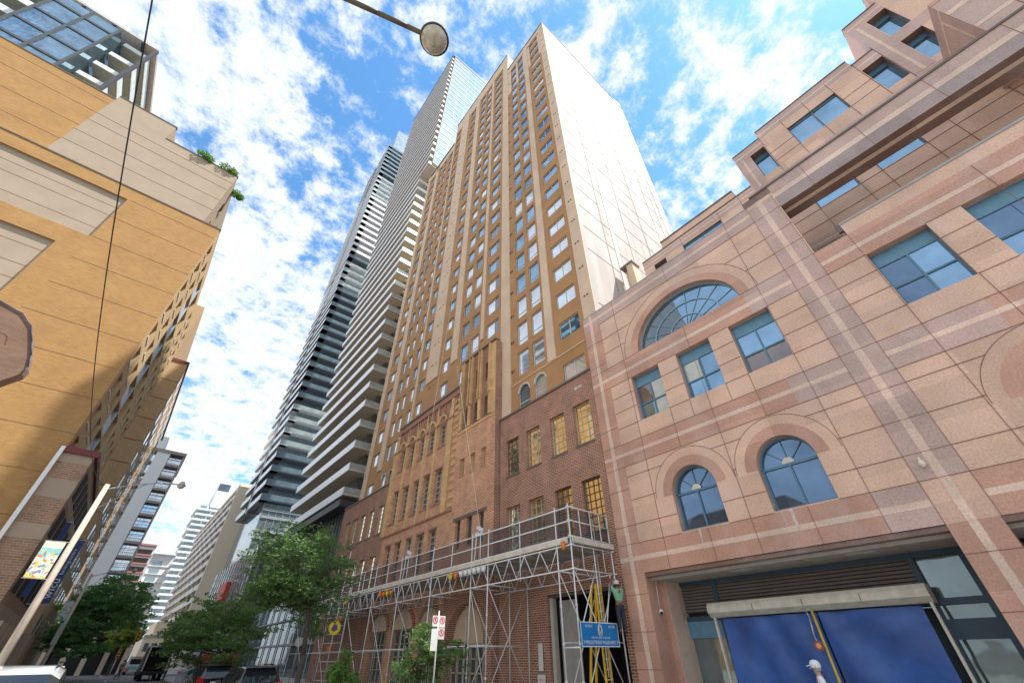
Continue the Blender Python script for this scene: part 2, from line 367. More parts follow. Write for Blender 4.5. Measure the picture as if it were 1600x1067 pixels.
# left corner pier and frame
sheet(10.65, 11.75, 5.3, 8.5, E1); sheet(10.65, 11.75, 9.56, 12.77, E1); sheet(10.58, 11.75, 13.95, 17.15, E1)
for v0, v1 in ((4.2, 4.66), (4.83, 8.97), (9.13, 13.2), (13.38, 17.62), (17.8, 18.2)): sheet(11.1, 11.3, v0, v1, E2, 1)
# the broad pier between the two halves
sheet(.28, 1.35, 5.3, 18.0, E1 - .004, 2); 
for v0, v1 in ((4.2, 18.2),): sheet(.72, .93, v0, v1, E2 - .004, 1)
# rings round the arches
for c, r in SA:
    ring(bd, mp, c, 6.75, r, r + .40, E1, 0, m=0); ring(bd, mp, c, 6.75, r + .74, r + .76, E1 - .001, 0, m=3)
ring(bd, mp, 5.9, 13.955, 2.66, 3.08, E1 - .002, 0, .872, .87, m=0, n=40); ring(bd, mp, 5.9, 13.955, 3.46, 3.485, E1 - .002, 0, .9, .9, m=3, n=40)
# joints
jt = []
for v in (5.3, 6.02, 7.0, 8.02, 8.5, 9.56, 10.35, 11.2, 12.0, 12.77, 13.95, 14.95, 15.95, 17.15):
    cuts = arch_cut(v - .01, v + .01) + [(a, b) for a, b in RW if 10.3 < v < 12.8]
    if v < 8.45: cuts += [(c - (r + .75) * max(0, 1 - ((v - 6.75) / (r + .75)) ** 2) ** .5, c + (r + .75) * max(0, 1 - ((v - 6.75) / (r + .75)) ** 2) ** .5) for c, r in SA if 6.75 < v < 6.75 + r + .75]
    if 13.96 < v < 17.1: t = max(0, 1 - ((v - 13.95) / 3.13) ** 2) ** .5; cuts += [(5.9 - 3.47 * t, 5.9 + 3.47 * t)]
    cuts += [(c - r, c + r) for c, r in SA if 5.34 < v < 6.75]
    if v > 13.9: cuts += [(-9, .22)]
    for a, b in cutspans(-9, 10.65 if v not in (5.3, 8.5, 9.56, 12.77, 13.95) else 11.75, cuts): sheet(a, b, v - .007, v + .007, E2 - .008, 3)
for u in (9.5, 6.0, 2.5, 1.35, .28, -.9, -4.4):
    for (v0, v1) in ((4.2, 8.5), (8.5, 9.56), (9.56, 13.95), (13.95, 18.2)):
        if u in (2.5,-.9) and v0 == 4.2: v0, v1 = 4.2, 8.5
        if v0 > 13 and u < .2: continue
        if u == 6.0 and v0 > 13: v0 = 17.1
        if u in (9.5, 2.5) and v0 > 13: v0 = 13.95
        sheet(u - .0065, u + .0065, v0, v1, E2 - .008, 3)
for u, v0, v1 in ((7.6, 4.2, 5.3), (4.2, 4.2, 5.3), (-2.7, 4.2, 5.3), (7.75, 8.5, 10.35), (5.13, 9.56, 10.35), (4.2, 8.5, 10.35), (6.78, 9.56, 10.35), (-2.65, 8.5, 10.35)): sheet(u - .0065, u + .0065, v0, v1, E2 - .008, 3)
for v in (6.0, 7.5, 10.5, 14.4, 16): sheet(10.65, 11.75, v - .008, v + .008, E2 - .008, 3)
STN = mat('lime_stain', (.68, .53, .45), .8, var=.2, vscale=9); sr = random.Random(11)
for (u, v, h_, n_) in ((7.95, 5.32, .8, 2), (4.85, 5.32, .85, 3), (-1.4, 5.2, .7, 3)):
    for i in range(n_):
        uu = u + sr.uniform(-.22, .22); w_s = sr.uniform(.015, .05); hh_ = h_ * sr.uniform(.4, 1); m_x = GX + E2 - .011 - .0002 * i
        bd.poly([(m_x, uu - w_s, v), (m_x, uu + w_s, v), (m_x, uu + w_s * .8, v - hh_ * .7), (m_x, uu + .005, v - hh_), (m_x, uu - w_s * .5, v - hh_ * .8)], 4)
bd.build('stone_banding', [GR_D, GR_S, GR_P, JOINT, STN], gb)
# windows
def rect_window(a, b, c, d, X, frm, gl, pan, top=.42, parent=None, mull=True):
    f = MB(); x0, x1 = X, X + .1
    f.box(x0, x1, a, b, d - .06, d); f.box(x0 - .06, x1, a, b, c, c + .07)
    f.box(x0, x1, a, a + .06, c + .07, d - .06); f.box(x0, x1, b - .06, b, c + .07, d - .06)
    zt = d - top
    if top: f.box(x0 + .01, x1, a + .06, b - .06, zt, d - .06, 1)
    t2 = zt if top else d - .06
    if mull:
        f.box(x0, x1, (a + b) / 2 - .03, (a + b) / 2 + .03, c + .07, t2); zm = c + (t2 - c) * .48
        f.box(x0, x1, a + .06, (a + b) / 2 - .03, zm - .03, zm + .03); f.box(x0, x1, (a + b) / 2 + .03, b - .06, zm - .03, zm + .03)
    o = f.build('window', [frm, pan], parent)
    q = MB(); zm = c + (t2 - c) * .48; uc = (a + b) / 2; rp_ = random.Random(int(a * 100 + c * 7))
    for (p0, p1) in ((a + .04, uc), (uc, b - .04)):
        for (r0, r1) in ((c + .05, zm), (zm, t2 + .01)): q.poly([(x0 + .05, p0, r0), (x0 + .05, p1, r0), (x0 + .05, p1, r1), (x0 + .05, p0, r1)], rp_.choice((0, 0, 1, 2, 3)))
    q.build('glass', [gl, GLN, mat('pane_with_blind', (.50, .50, .44), .25, .2, coat=1), glass('brown_grey_pane', (.22, .20, .20), .6, .03, .02)], o); return o
for i, (a, b) in enumerate(RW): rect_window(a, b, 10.35, 12.76, GX + .28, BLU, GLB, BLUP, .55, gb)
for c, r in SA:
    f = MB(); m2 = MAPX(GX + .26)
    ring(f, m2, c, 6.75, r - .07, r, 0, .1); f.box(GX + .26, GX + .36, c - r, c + r, 6.71, 6.79)
    f.box(GX + .20, GX + .36, c - r, c + r, 5.34, 5.42); f.box(GX + .26, GX + .36, c - r, c - r + .07, 5.42, 6.71); f.box(GX + .26, GX + .36, c + r - .07, c + r, 5.42, 6.71)
    f.box(GX + .26, GX + .36, c - .03, c + .03, 5.42, 6.71)
    for a in (45, 90, 135): f.tube((GX + .3, c, 6.79), (GX + .3, c + (r - .05) * math.cos(R(a)), 6.75 + (r - .05) * math.sin(R(a))), .022, n=4)
    f.poly([(GX + .25, c + .2 * math.cos(math.pi * i / 12), 6.79 + .2 * math.sin(math.pi * i / 12)) for i in range(13)], 1)
    o = f.build('arched_window', [BLU, mat('pale_fan_boss', (.62, .60, .5), .6)], gb)
    q = MB(); q.poly([m2(u, v, .06) for u, v in arch(c, 5.36, 6.75, r)]); q.build('glass', GLN, o)
f = MB(); m2 = MAPX(GX + .27)
ring(f, m2, 5.9, 13.95, 2.58, 2.66, 0, .08, .872, .872, n=40); ring(f, m2, 5.9, 13.95, 1.72, 1.78, 0, .08, .872, .872, n=36); ring(f, m2, 5.9, 13.95, .86, .91, 0, .08, .872, .872, n=30)
f.box(GX + .27, GX + .35, 3.3, 8.5, 13.95, 14.02)
for a in range(20, 180, 20):
    t = R(a); f.tube((GX + .3, 5.9, 13.98), (GX + .3, 5.9 + 2.6 * math.cos(t), 13.95 + 2.27 * math.sin(t)), .018, n=4)
o = f.build('fan_window', mat('grey_blue_glazing_bar', (.25, .40, .47), .5), gb)
q = MB(); bi_ = 13
q.poly([m2(5.9, 13.95, .05)] + [m2(u, v, .05) for u, v in bigarch[:bi_ + 1]], 1); q.poly([m2(5.9, 13.95, .05)] + [m2(u, v, .05) for u, v in bigarch[bi_:]], 0); q.build('glass', [GLB, glass('grey_fan_glass', (.15, .19, .22), .6, .03, .02)], o)
# piers to the ground and the recessed entrance
for (p0, p1, dp, st0) in ((10.69, 11.75, .9, 11.1), (.31, 1.35, 1.6, .73), (-9, -3.1, 1.6, None)):
    pr = MB(); pr.box(GX, GX + dp, p0, p1, GZ, 4.2, 0)
    if st0: pr.box(GX - .006, GX, st0, st0 + .19, GZ, 4.2, 1)
    if p0 == 10.69: pr.box(GX + .9, GX + 2.3, 10.45, 11.75, GZ, 4.2, 0); pr.box(GX + .9, GX + 2.2, 10.44, 10.45, GZ, 4.0, 1)
    for z in (1.2, 2.3, 3.5): pr.box(GX - .012, GX, p0, p1, z - .008, z + .008, 2)
    pr.build('pier', [GR_D, GR_S, JOINT], gb)
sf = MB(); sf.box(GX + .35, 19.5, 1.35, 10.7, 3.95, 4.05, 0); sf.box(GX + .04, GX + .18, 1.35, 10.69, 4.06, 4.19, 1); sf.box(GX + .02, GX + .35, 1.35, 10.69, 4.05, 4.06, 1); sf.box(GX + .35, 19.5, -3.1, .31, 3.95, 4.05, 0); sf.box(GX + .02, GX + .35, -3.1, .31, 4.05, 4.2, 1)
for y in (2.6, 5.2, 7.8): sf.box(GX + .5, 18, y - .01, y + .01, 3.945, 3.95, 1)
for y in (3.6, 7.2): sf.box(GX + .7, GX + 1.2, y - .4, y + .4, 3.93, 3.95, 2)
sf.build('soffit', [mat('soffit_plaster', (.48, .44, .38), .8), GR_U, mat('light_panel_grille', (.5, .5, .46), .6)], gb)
lv = MB()
for y0, y1 in ((2.75, 8.9), (9.05, 10.4), (-3, 1.5)):
    for k in range(9): z = 2.95 + k * .105; lv.obox((17.82, (y0 + y1) / 2, z), (.05, 0, -.02), (0, (y1 - y0) / 2, 0), (.006, 0, .035), 0)
    lv.box(17.9, 17.95, y0, y1, 2.7, 3.95, 1)
lv.build('louvre', [mat('louvre_metal', (.16, .14, .12), .55), BLACK], gb)
fr = MB()
for y in (8.9, 2.68, 1.5): fr.box(17.72, 17.86, y, y + .15, GZ, 3.95, 0)
fr.box(17.74, 17.84, 1.65, 10.45, 3.8, 3.95, 0); fr.box(17.74, 17.84, -3, 10.45, 2.62, 2.78, 0); fr.box(17.74, 17.84, 1.65, 2.68, 1.85, 2.3, 0); fr.box(17.74, 17.84, -3, 1.5, 1.9, 2.62, 0)
fr.box(17.74, 17.84, 9.05, 10.45, 2.1, 2.62, 1)
fr.build('entrance_frame', [mat('navy_frame', (.035, .075, .11), .5), BLUP], gb)
q = MB(); q.box(17.86, 17.89, -3, 2.68, GZ, 2.7); q.box(17.86, 17.89, 9.0, 10.45, GZ, 2.2); q.box(17.95, 18.2, -3.1, 10.7, GZ, 4); q.build('entrance_glass', glass('entrance_glass', (.22, .27, .27), .6, .05, .03), gb)
bx = MB(); prof = [(16.9, 2.98), (16.98, 3.10), (17.5, 3.10), (17.5, 2.66), (17.08, 2.66), (16.9, 2.80)]
for y0, y1 in ((2.6, 9.05),):
    bx.poly([(x, y0, z) for x, z in prof]); bx.poly([(x, y1, z) for x, z in reversed(prof)])
    for i in range(6): a, b = prof[i], prof[(i + 1) % 6]; bx.poly([(a[0], y0, a[1]), (a[0], y1, a[1]), (b[0], y1, b[1]), (b[0], y0, b[1])])
for y in (4.2, 5.8, 7.4): bx.box(16.892, 16.9, y - .01, y + .01, 2.81, 2.98, 1)
bx.box(17.0, 17.1, 8.87, 8.94, GZ, 2.66, 0); bx.box(17.0, 17.1, 2.64, 2.71, GZ, 2.66, 0)
bx.build('shutter_box', [mat('cream_shutter_box', (.60, .57, .45), .6, var=.15, vscale=4), COPE], gb)
# blue tarpaulin: two wrinkled sheets
def tarp(y0, y1, name, par):
    t = MB(); nu, nv = 40, 30; b0 = []
    for i in range(nu + 1):
        for j in range(nv + 1):
            y = y0 + (y1 - y0) * i / nu; z = GZ + .1 + (2.62 - GZ - .1) * j / nv; e = (nv - j) / nv
            b0.append((17.2 + .09 * math.sin(y * 1.7 + z * 1.3 + math.sin(z * 2)) * e + .04 * math.sin(y * 4.3 - z * 2.1 + 2 * math.sin(y)) + .02 * math.sin(z * 9 + y * 3) * (1 if j > nv - 7 else .25), y, z))
    t.v = b0
    for i in range(nu):
        for j in range(nv): a = i * (nv + 1) + j; t.f.append((a, a + 1, a + nv + 2, a + nv + 1)); t.m.append(0); t.sm.append(True)
    return t.build(name, mat('blue_tarpaulin', (.028, .10, .34), .36, var=.3, vscale=1.1, bump=1.0, bscale=2.6), par)
tp = thing('blue_tarpaulin', 'blue tarpaulin screen hanging below the cream shutter box', 'tarpaulin', (17.2, 5.7, GZ)); tarp(2.95, 5.55, 'sheet', tp); tarp(5.6, 8.72, 'sheet', tp)
pl = thing('yellow_gate_arm', 'yellow slanting pole with a round red plate in front of the blue tarpaulin', 'barrier arm', (16.8, 5.9, GZ))
b = MB(); b.tube((16.95, 5.63, 2.66), (16.6, 5.5, GZ), .035, n=8); b.build('pole', mat('yellow_paint', (.75, .48, .03), .5), pl)
b = MB(); b.path([(16.88, 5.74, 2.5), (16.9, 5.78, 2.66), (16.93, 5.70, 2.70), (16.95, 5.63, 2.66)], .015); b.path([(16.88, 5.74, 2.5), (16.75, 5.76, 2.0), (16.72, 5.7, 1.8)], .022); b.build('chain', mat('galvanised_chain', (.6, .6, .6), .4, .5), pl)
b = MB(); b.tube((16.62, 5.69, 1.78), (16.66, 5.69, 1.78), .13, n=8); b.tube((16.61, 5.69, 1.78), (16.62, 5.69, 1.78), .07, n=8, m=1); b.build('plate', [mat('red_brown_plate', (.30, .09, .06), .5), mat('orange_reflector', (.8, .35, .2), .4)], pl)
cm = thing('security_camera', 'white dome security camera hanging under the granite soffit', 'camera', (16.3, 10.62, 2.9))
b = MB(); b.path([(16.7, 10.35, 3.98), (16.35, 10.62, 3.96), (16.3, 10.64, 3.0)], .014); b.build('conduit', WHITE, cm)
b = MB(); b.lathe((16.3, 10.60, 2.9), [(.001, .1), (.06, .09), (.085, .04), (.085, 0), (.06, -.045), (.001, -.05)], 14); b.build('housing', WHITE, cm)
b = MB(); b.lathe((16.25, 10.56, 2.88), [(.001, .05), (.05, .03), (.055, 0), (.03, -.05), (.001, -.055)], 10); b.build('lens', BLACK, cm)
lt = MB(); lt.lathe((0, 0, 0), [(.001, -.16), (.05, -.13), (.08, -.06), (.07, 0), (.03, .05), (.03, .12)], 14); lo = lt.build('wall_lamp', mat('cream_lamp_glass', (.75, .68, .52), .3)); lo.location = (GX - .12, 1.05, 5.75)
tag(lo, 'small cream globe lamp fixed to the broad granite pier', 'lamp')
# beam over the terrace and the terrace recess
bm_ = MB(); bm_.box(GX, GX + 1.02, -9, .22, 17.1, 18.62, 0); bm_.box(GX + .37, GX + 1.02, .22, 1.34, 13.85, 18.2, 0); bm_.box(GX, GX + 1.02, .22, 1.42, 18.2, 18.62, 0); bm_.poly([(GX, .22, 13.85), (GX + .37, .22, 13.85), (GX + .37, .22, 17.1), (GX, .22, 17.1)], 0)
bm_.box(GX - .05, GX + 1.1, -9, 1.05, 18.62, 18.72, 1); bm_.box(GX - .006, GX, -9, .22, 17.75, 18.02, 2); bm_.box(GX - .006, GX, -9, .22, 18.02, 18.62, 3); bm_.box(GX - .009, GX, -9, .22, 17.1, 17.75, 4)
bm_.box(GX + .35, GX + .55, -9, .2, 17.094, 17.1, 2)
for u in (-1.15, -3.3, -5.5, -7.7): bm_.box(GX - .014, GX, u - .008, u + .008, 17.1, 18.62, 5)
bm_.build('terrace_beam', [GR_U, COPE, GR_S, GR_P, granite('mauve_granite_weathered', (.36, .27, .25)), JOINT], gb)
cp = MB(); cp.box(GX - .03, GX + .5, -9, -.9, 14.5, 14.6, 0); cp.box(GX + .1, GX + .35, .2, -.9, 13.86, 13.9, 0); cp.box(GX - .02, GX + .6, 1.42, 11.75, 18.2, 18.26, 0)
cp.box(GX + .02, GX + .06, -.8, .1, 14.05, 14.09, 1); cp.box(GX - .01, GX + .1, -.88, -.74, 14.2, 14.6, 1)
sep(cp, 'coping', [mat('grey_coping', (.36, .36, .35), .5), COPE], gb)
# set-back upper storeys
SX = 18.8; ms = MAPX(SX)
sw = MB(); swin = [(-.74, .05, 22.7, 24.92), (-4.41, -2.05, 23.2, 24.9), (-6.56, -5.7, 22.66, 24.95), (-8.16, -7.34, 25.76, 28.0), (-8.16, -7.32, 22.67, 24.94),
        (-2.6, -.95, 18.5, 20.6), (-5.03, -3.45, 18.5, 20.6), (-7.62, -5.97, 18.5, 20.6), (2.97, 5.43, 20.4, 21.87), (6.7, 7.56, 20.6, 21.9), (1.7, 2.4, 20.6, 21.4)]
prof2 = [(8.3, .83, 22.68), (.83, -.8, 25.75), (-.8, -5.63, 26.4), (-5.63, -6.59, 25.8), (-6.59, -8.15, 28.85), (-8.15, -12, 30.2)]
for (a, b, zt) in prof2:
    rs = [(r[0], r[1], r[2], r[3]) for r in swin if r[0] >= b - .01 and r[1] <= a + .01]
    gwall(sw, ms, b, a, 13.8, zt, rs, .55, 0, 1)
    sw.poly([(SX, b, zt), (SX, a, zt), (SX + 14, a, zt), (SX + 14, b, zt)], 0)
for (y, z0, z1) in ((8.3, 4, 22.68), (.83, 22.68, 25.75), (-.8, 25.75, 26.4), (-5.63, 25.8, 26.4), (-6.59, 25.8, 28.85), (-8.15, 28.85, 30.2)):
    sw.poly([(SX, y, z0), (SX + 14, y, z0), (SX + 14, y, z1), (SX, y, z1)], 0)
sw.box(SX - .003, SX + 3, 1.76, 6.67, 22.68, 23.3, 0)
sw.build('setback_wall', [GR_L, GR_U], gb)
sb = MB()
def sh2(a, b, z0, z1, e, m): sb.box(SX + e, SX + .001, a, b, z0, z1, m)
for (a, b, zt) in prof2:
    sh2(b, a, zt - .75, zt - .08, -.008, 0) if zt > 25.7 else None
    if zt > 25.7: sh2(b, a, zt - .5, zt - .38, -.014, 1)
    sb.box(SX - .04, SX + .5, b, a, zt, zt + .07, 2)
sh2(-12, .8, 21.5, 22.2, -.008, 0); sh2(-12, .8, 21.8, 21.93, -.014, 1); sh2(.83, 8.3, 22.0, 22.5, -.008, 0); sh2(.83, 8.3, 22.2, 22.3, -.014, 1); sh2(1.76, 6.67, 22.75, 23.2, -.012, 3)
sb.box(SX - .06, SX + .5, 1.74, 6.69, 23.3, 23.38, 2)
sh2(.09, .8, 22.2, 25.75 - .75, -.006, 0); sh2(.4, .52, 22.2, 25.0, -.014, 1); sh2(-12, -6.6, 24.97, 25.73, -.008, 0); sh2(-7.3, -6.6, 22.3, 28.1, -.01, 0); sh2(-7.0, -6.88, 22.3, 28.1, -.016, 1)
sh2(-12, .5, 16.3, 16.9, -.008, 0); sh2(-12, .5, 16.55, 16.66, -.014, 1)
for z in (17.6, 18.45, 23.2, 24.0): sh2(-12, .8, z - .01, z + .01, -.018, 4) if z < 20 else [sh2(a, b, z - .01, z + .01, -.018, 4) for a, b in ((-2.04, -.75), (-5.69, -4.42), (8.3, 5))if a < b]
for y in (-2.04, -4.42, -3.24, -.78, -5.66, -6.58, 1.66, 2.95, 5.45): sh2(y - .01, y + .01, 22.2 if y < 1 else 20, 26 if y < 1 else 22.6, -.018, 4)
for y in (-.94, -2.62, -3.44, -5.04, -5.96, -7.63): sh2(y - .01, y + .01, 16.9, 20.8, -.018, 4)
sb.build('setback_banding', [GR_P, GR_S, COPE, GR_L, JOINT], gb)
for (a, b, c, d) in swin:
    if a == 1.7: continue
    f = MB(); x = SX + (.42 if (b - a) < 1.2 else .12)
    f.box(x, x + .08, a, b, d - (.34 if (b - a) < 1.2 else .12), d); f.box(x, x + .08, a, a + .04, c, d - .3); f.box(x, x + .08, b - .04, b, c, d - .3)
    if b - a > 2: f.box(x, x + .08, (a + b) / 2 - .03, (a + b) / 2 + .03, c, d - .12)
    o = f.build('setback_window', BLU, gb)
    q = MB(); q.box(x + .03, x + .06, a + .01, b - .01, c, d - .01); q.build('glass', GLB, o)
by = MB(); by.box(15.97, 18.79, -12, -7.5, 18.72, 22.22, 0); by.box(15.96, 15.97, -12, -7.5, 19.4, 19.6, 1); by.box(15.96, 15.97, -12, -7.5, 20.9, 21.15, 1)
by.box(15.97, 18.79, -7.5, -7.494, 21.5, 21.62, 1); by.box(16.5, 16.62, -7.5, -7.494, 18.72, 21.5, 1); by.box(15.95, 15.97, -12, -7.5, 22.0, 22.22, 2)
for y in (-8.5, -9.5, -10.5): by.box(15.955, 15.97, y - .01, y + .01, 18.72, 22.0, 3)
by.build('bay', [GR_P, GR_S, GR_D, JOINT], gb)
# roof behind and terrace floor so the mass is solid
bk = MB(); bk.box(GX + .6, SX, .9, 11.7, 17.2, 17.3); bk.box(GX + 1.1, SX, -9, .9, 13.7, 13.8); bk.box(19, 34, 8.29, 11.74, 4, 17.9); bk.box(19.5, 34, -60, 8.2, 4.3, 22); bk.box(GX + .8, GX + 1.1, -9, .2, 13.2, 14.5)
bk.box(GX + .5, 19.4, -60, 10.6, 4.3, 4.34)
bk.build('roof', CONC, gb)
pp = MB(); pp.box(20, 20.5, 9.6, 10.1, 10, 24.9, 0); pp.box(19.95, 20.9, 9.5, 10.6, 24.9, 25.1, 1); pp.box(20.5, 20.9, 9.6, 10.5, 10, 24.9, 0); pp.build('service_shaft', [BEIGE, COPE], gb)

# ================================================================== BRICK BUILDING
AX = 16.0
bb = thing('brick_building', 'dark red brick building with arched centre and ribbed stair tower behind the scaffold', 'building', (AX, 30, GZ))
RT = [(12.33, 13.6), (14.3, 15.52), (16.4, 17.65), (18.4, 19.65)]
LT = [(37.9, 39.1), (40.03, 41.25), (41.95, 43.3), (44.0, 45.3), (46.0, 47.1)]
CT = [(35.08, 36.08), (33.26, 34.3), (31.35, 32.4), (29.58, 30.72), (27.76, 28.85)]
w_ = MB(); m1 = MAPX(AX)
rr = [(a, b, 10.55, 12.95) for a, b in RT] + [(a, b, 6.2, 8.67) for a, b in RT]
gwall(w_, m1, 11.8, 20.3, 4.6, 14.68, rr, .3, 0, 0)
gwall(w_, m1, 11.8, 20.3, GZ, 4.6, [(12.2, 16.55, GZ, 3.95)], .5, 0, 0)
w_.box(AX, AX + .4, 11.8, 20.3, 14.68, 14.69, 0); w_.poly([(AX, 11.8, 4), (AX + .5, 11.8, 4), (AX + .5, 11.8, 14.68), (AX, 11.8, 14.68)]); w_.build('wing_wall', BRK, bb); w_ = MB()
ll = [(a, b, 10.65, 13.1) for a, b in LT] + [(a, b, 6.2, 8.75) for a, b in LT]
gwall(w_, m1, 37.0, 48.5, GZ, 14.85, ll, .3, 0, 0)
w_.poly([(AX, 48.5, GZ), (AX + .5, 48.5, GZ), (AX + .5, 48.5, 14.85), (AX, 48.5, 14.85)])
w_.build('wing_wall', BRK, bb)
# centre
c_ = MB()
cr_ = [(a, b, 10.95, 13.65) for a, b in CT] + [(a, b, 6.4, 9.1) for a, b in CT] + [(a, b, 15.58, 17.65) for a, b in CT]
gwall(c_, m1, 25.4, 37.0, 4.6, 17.7, cr_, .32, 0, 0, 0)
gwall(c_, m1, 25.4, 37.0, 17.7, 20.3, [], .3, 1, 0)
gwall(c_, m1, 25.4, 37.0, GZ, 4.6, [(26.2, 28.6, GZ, 3.2), (29.6, 32.4, GZ, 3.2), (33.4, 36.0, GZ, 3.2)], .6, 0, 0)
c_.poly([(AX, 25.4, 20.3), (AX, 37, 20.3), (AX + .6, 37, 20.3), (AX + .6, 25.4, 20.3)], 1); c_.poly([(AX, 37, 14), (AX + .6, 37, 14), (AX + .6, 37, 20.3), (AX, 37, 20.3)], 1)
c_.box(AX + .3, AX + .5, 25.4, 37, GZ, 4.6, 2)
c_.build('centre_wall', [BRO, STONE, BLACK], bb)
t_ = MB()   # buff piers between the centre windows, arch rings, quoins
edges = [36.9] + [(CT[i][0] + CT[i + 1][1]) / 2 for i in range(4)] + [26.95]
for k, e in enumerate(edges):
    hw = .16 if 0 < k < 5 else .35
    t_.box(AX - .14, AX, e - hw, e + hw, 10.0, 18.0, 0); t_.box(AX - .10, AX, e - hw * .8, e + hw * .8, 18.0, 19.6, 0); t_.box(AX - .18, AX, e - hw - .04, e + hw + .04, 17.55, 17.75, 1)
for a, b in CT:
    c = (a + b) / 2; r = (b - a) / 2
    ring(t_, m1, c, 17.75, r + .02, r + .22, -.16, 0, m=0, n=12); ring(t_, m1, c, 17.75, r + .28, r + .36, -.12, 0, m=1, n=12)
    t_.poly([(AX - .02, c + r * math.cos(math.pi * i / 12), 17.66 + r * math.sin(math.pi * i / 12)) for i in range(13)], 1)
    t_.box(AX - .05, AX, a - .05, b + .05, 10.8, 10.95, 1); t_.box(AX - .05, AX, a - .05, b + .05, 15.45, 15.58, 1); t_.box(AX - .03, AX, a - .1, b + .1, 13.65, 13.8, 1); t_.box(AX - .04, AX, a - .08, b + .08, 9.1, 9.25, 1)
for z in [10.2 + .62 * i for i in range(15)]:
    t_.box(AX - .05, AX - .001, 25.5, 26.55, z, z + .3, 0)
t_.box(AX - .1, AX, 25.4, 37.0, 9.9, 10.05, 1); t_.box(AX - .16, AX, 25.4, 37.0, 19.55, 19.75, 1); t_.box(AX - .12, AX, 25.4, 37.05, 20.3, 20.45, 2)
for k in range(12): t_.box(AX - .1, AX, 26.2 + k * .93, 26.32 + k * .93, 18.75, 19.55, 1)
for k, z in enumerate([9.9 + .33 * i for i in range(15)]):
    if k % 2: t_.box(AX - .03, AX, 36.3, 36.98, z, z + .3, 0)
t_.build('stone_trim', [BUFF, STONE, COPE], bb)
# stair tower
TX = 15.6; mt_ = MAPX(TX)
LC = [(21.4, 21.78), (22.7, 23.09), (23.97, 24.34)]
h_ = [arch((a + b) / 2, z0, z1, (b - a) / 2, 8) for a, b in LC for z0, z1 in ((18.75, 20.12), (15.72, 17.05))]
h_ += [[(a, z0), (b, z0), (b, z1), (a, z1)] for a, b in ((21.4, 21.98), (22.68, 23.28), (24.0, 24.6)) for z0, z1 in ((11.75, 13.15), (7.1, 8.85))]
st = MB(); pwall(st, mt_, [(20.4, 4.6), (25.25, 4.6), (25.25, 15.35), (20.4, 15.35)], [q for q in h_ if q[0][1] < 15], .3, 0, 0); pwall(st, mt_, [(20.4, 15.35), (25.25, 15.35), (25.25, 21.95), (20.4, 21.95)], [q for q in h_ if q[0][1] > 15], .35, 3, 3)
st.poly([(TX, 20.4, GZ), (AX + 1.6, 20.4, GZ), (AX + 1.6, 20.4, 21.95), (TX, 20.4, 21.95)], 2); st.poly([(TX, 25.25, 4.6), (AX + 1.6, 25.25, 4.6), (AX + 1.6, 25.25, 21.95), (TX, 25.25, 21.95)], 2)
st.poly([(TX, 20.4, 21.95), (TX, 25.25, 21.95), (AX + 1.6, 25.25, 21.95), (AX + 1.6, 20.4, 21.95)], 2)
pwall(st, mt_, [(20.4, GZ), (25.25, GZ), (25.25, 4.6), (20.4, 4.6)], [arch(22.85, GZ + .01, 2.2, 1.85, 16)], .6, 2, 2); ring(st, mt_, 22.85, 2.2, 1.85, 2.2, -.08, 0, m=2, n=20)
st.box(TX + .8, TX + .9, 20.4, 25.25, GZ, 4.6, 2)
st.build('stair_tower_wall', [BRO, BUFF, BRK, brick('ribbed_brown_brick', (.34, .16, .075), (.24, .105, .055), (.40, .28, .20))], bb)
fn = MB()
for y in (20.95, 21.08 + .02, 22.2, 22.5, 23.5, 23.9 - .02, 24.72, 24.95): fn.box(TX - .22, TX, y - .05, y + .05, 17.3, 21.85, 0)
for y in (21.02, 22.35, 23.68, 24.85): fn.box(TX - .12, TX, y - .15, y + .15, 15.5, 17.3, 0)
fn.box(TX - .05, TX, 20.42, 20.95, 15.4, 21.9, 0); fn.box(TX - .16, TX + .3, 20.35, 25.3, 21.95, 22.08, 1); fn.box(TX - .05, TX, 20.42, 25.2, 15.25, 15.45, 0)
for k in range(26):
    if k % 2: fn.box(TX - .02, TX, 20.4, 20.8, 9.0 + k * .24, 9.2 + k * .24, 2); 
for (a, b) in LC: fn.box(TX - .04, TX, a - .05, b + .05, 18.65, 18.75, 1); fn.box(TX - .04, TX, a - .05, b + .05, 15.62, 15.72, 1)
fn.box(TX - .05, TX, 21.1, 24.9, 8.85, 9.05, 1)
sep(fn, 'buff_rib', [BUFF, COPE, BRO], bb)
def sash(a, b, c, d, X, fr_, gl, nu, nv, name='window', bar=.022):
    f = MB(); f.box(X, X + .06, a, a + .04, c, d); f.box(X, X + .06, b - .04, b, c, d); f.box(X, X + .06, a + .04, b - .04, c, c + .05); f.box(X, X + .06, a + .04, b - .04, d - .05, d)
    for i in range(1, nu): u = a + (b - a) * i / nu; f.box(X + .005, X + .05, u - bar, u + bar, c + .05, d - .05)
    for j in range(1, nv): v = c + (d - c) * j / nv; f.box(X + .01, X + .045, a + .04, b - .04, v - bar, v + bar)
    o = f.build(name, fr_, bb); q = MB(); q.box(X + .03, X + .04, a + .02, b - .02, c + .02, d - .02); q.build('glass', gl, o)
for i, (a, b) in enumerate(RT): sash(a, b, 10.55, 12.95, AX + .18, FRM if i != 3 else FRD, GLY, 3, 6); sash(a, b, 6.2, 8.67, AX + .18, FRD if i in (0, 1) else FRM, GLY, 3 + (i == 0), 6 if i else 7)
for a, b in LT: sash(a, b, 10.65, 13.1, AX + .15, FRM, GLY, 3, 6, bar=.03); sash(a, b, 6.2, 8.75, AX + .15, FRM, GLY, 3, 6, bar=.03)
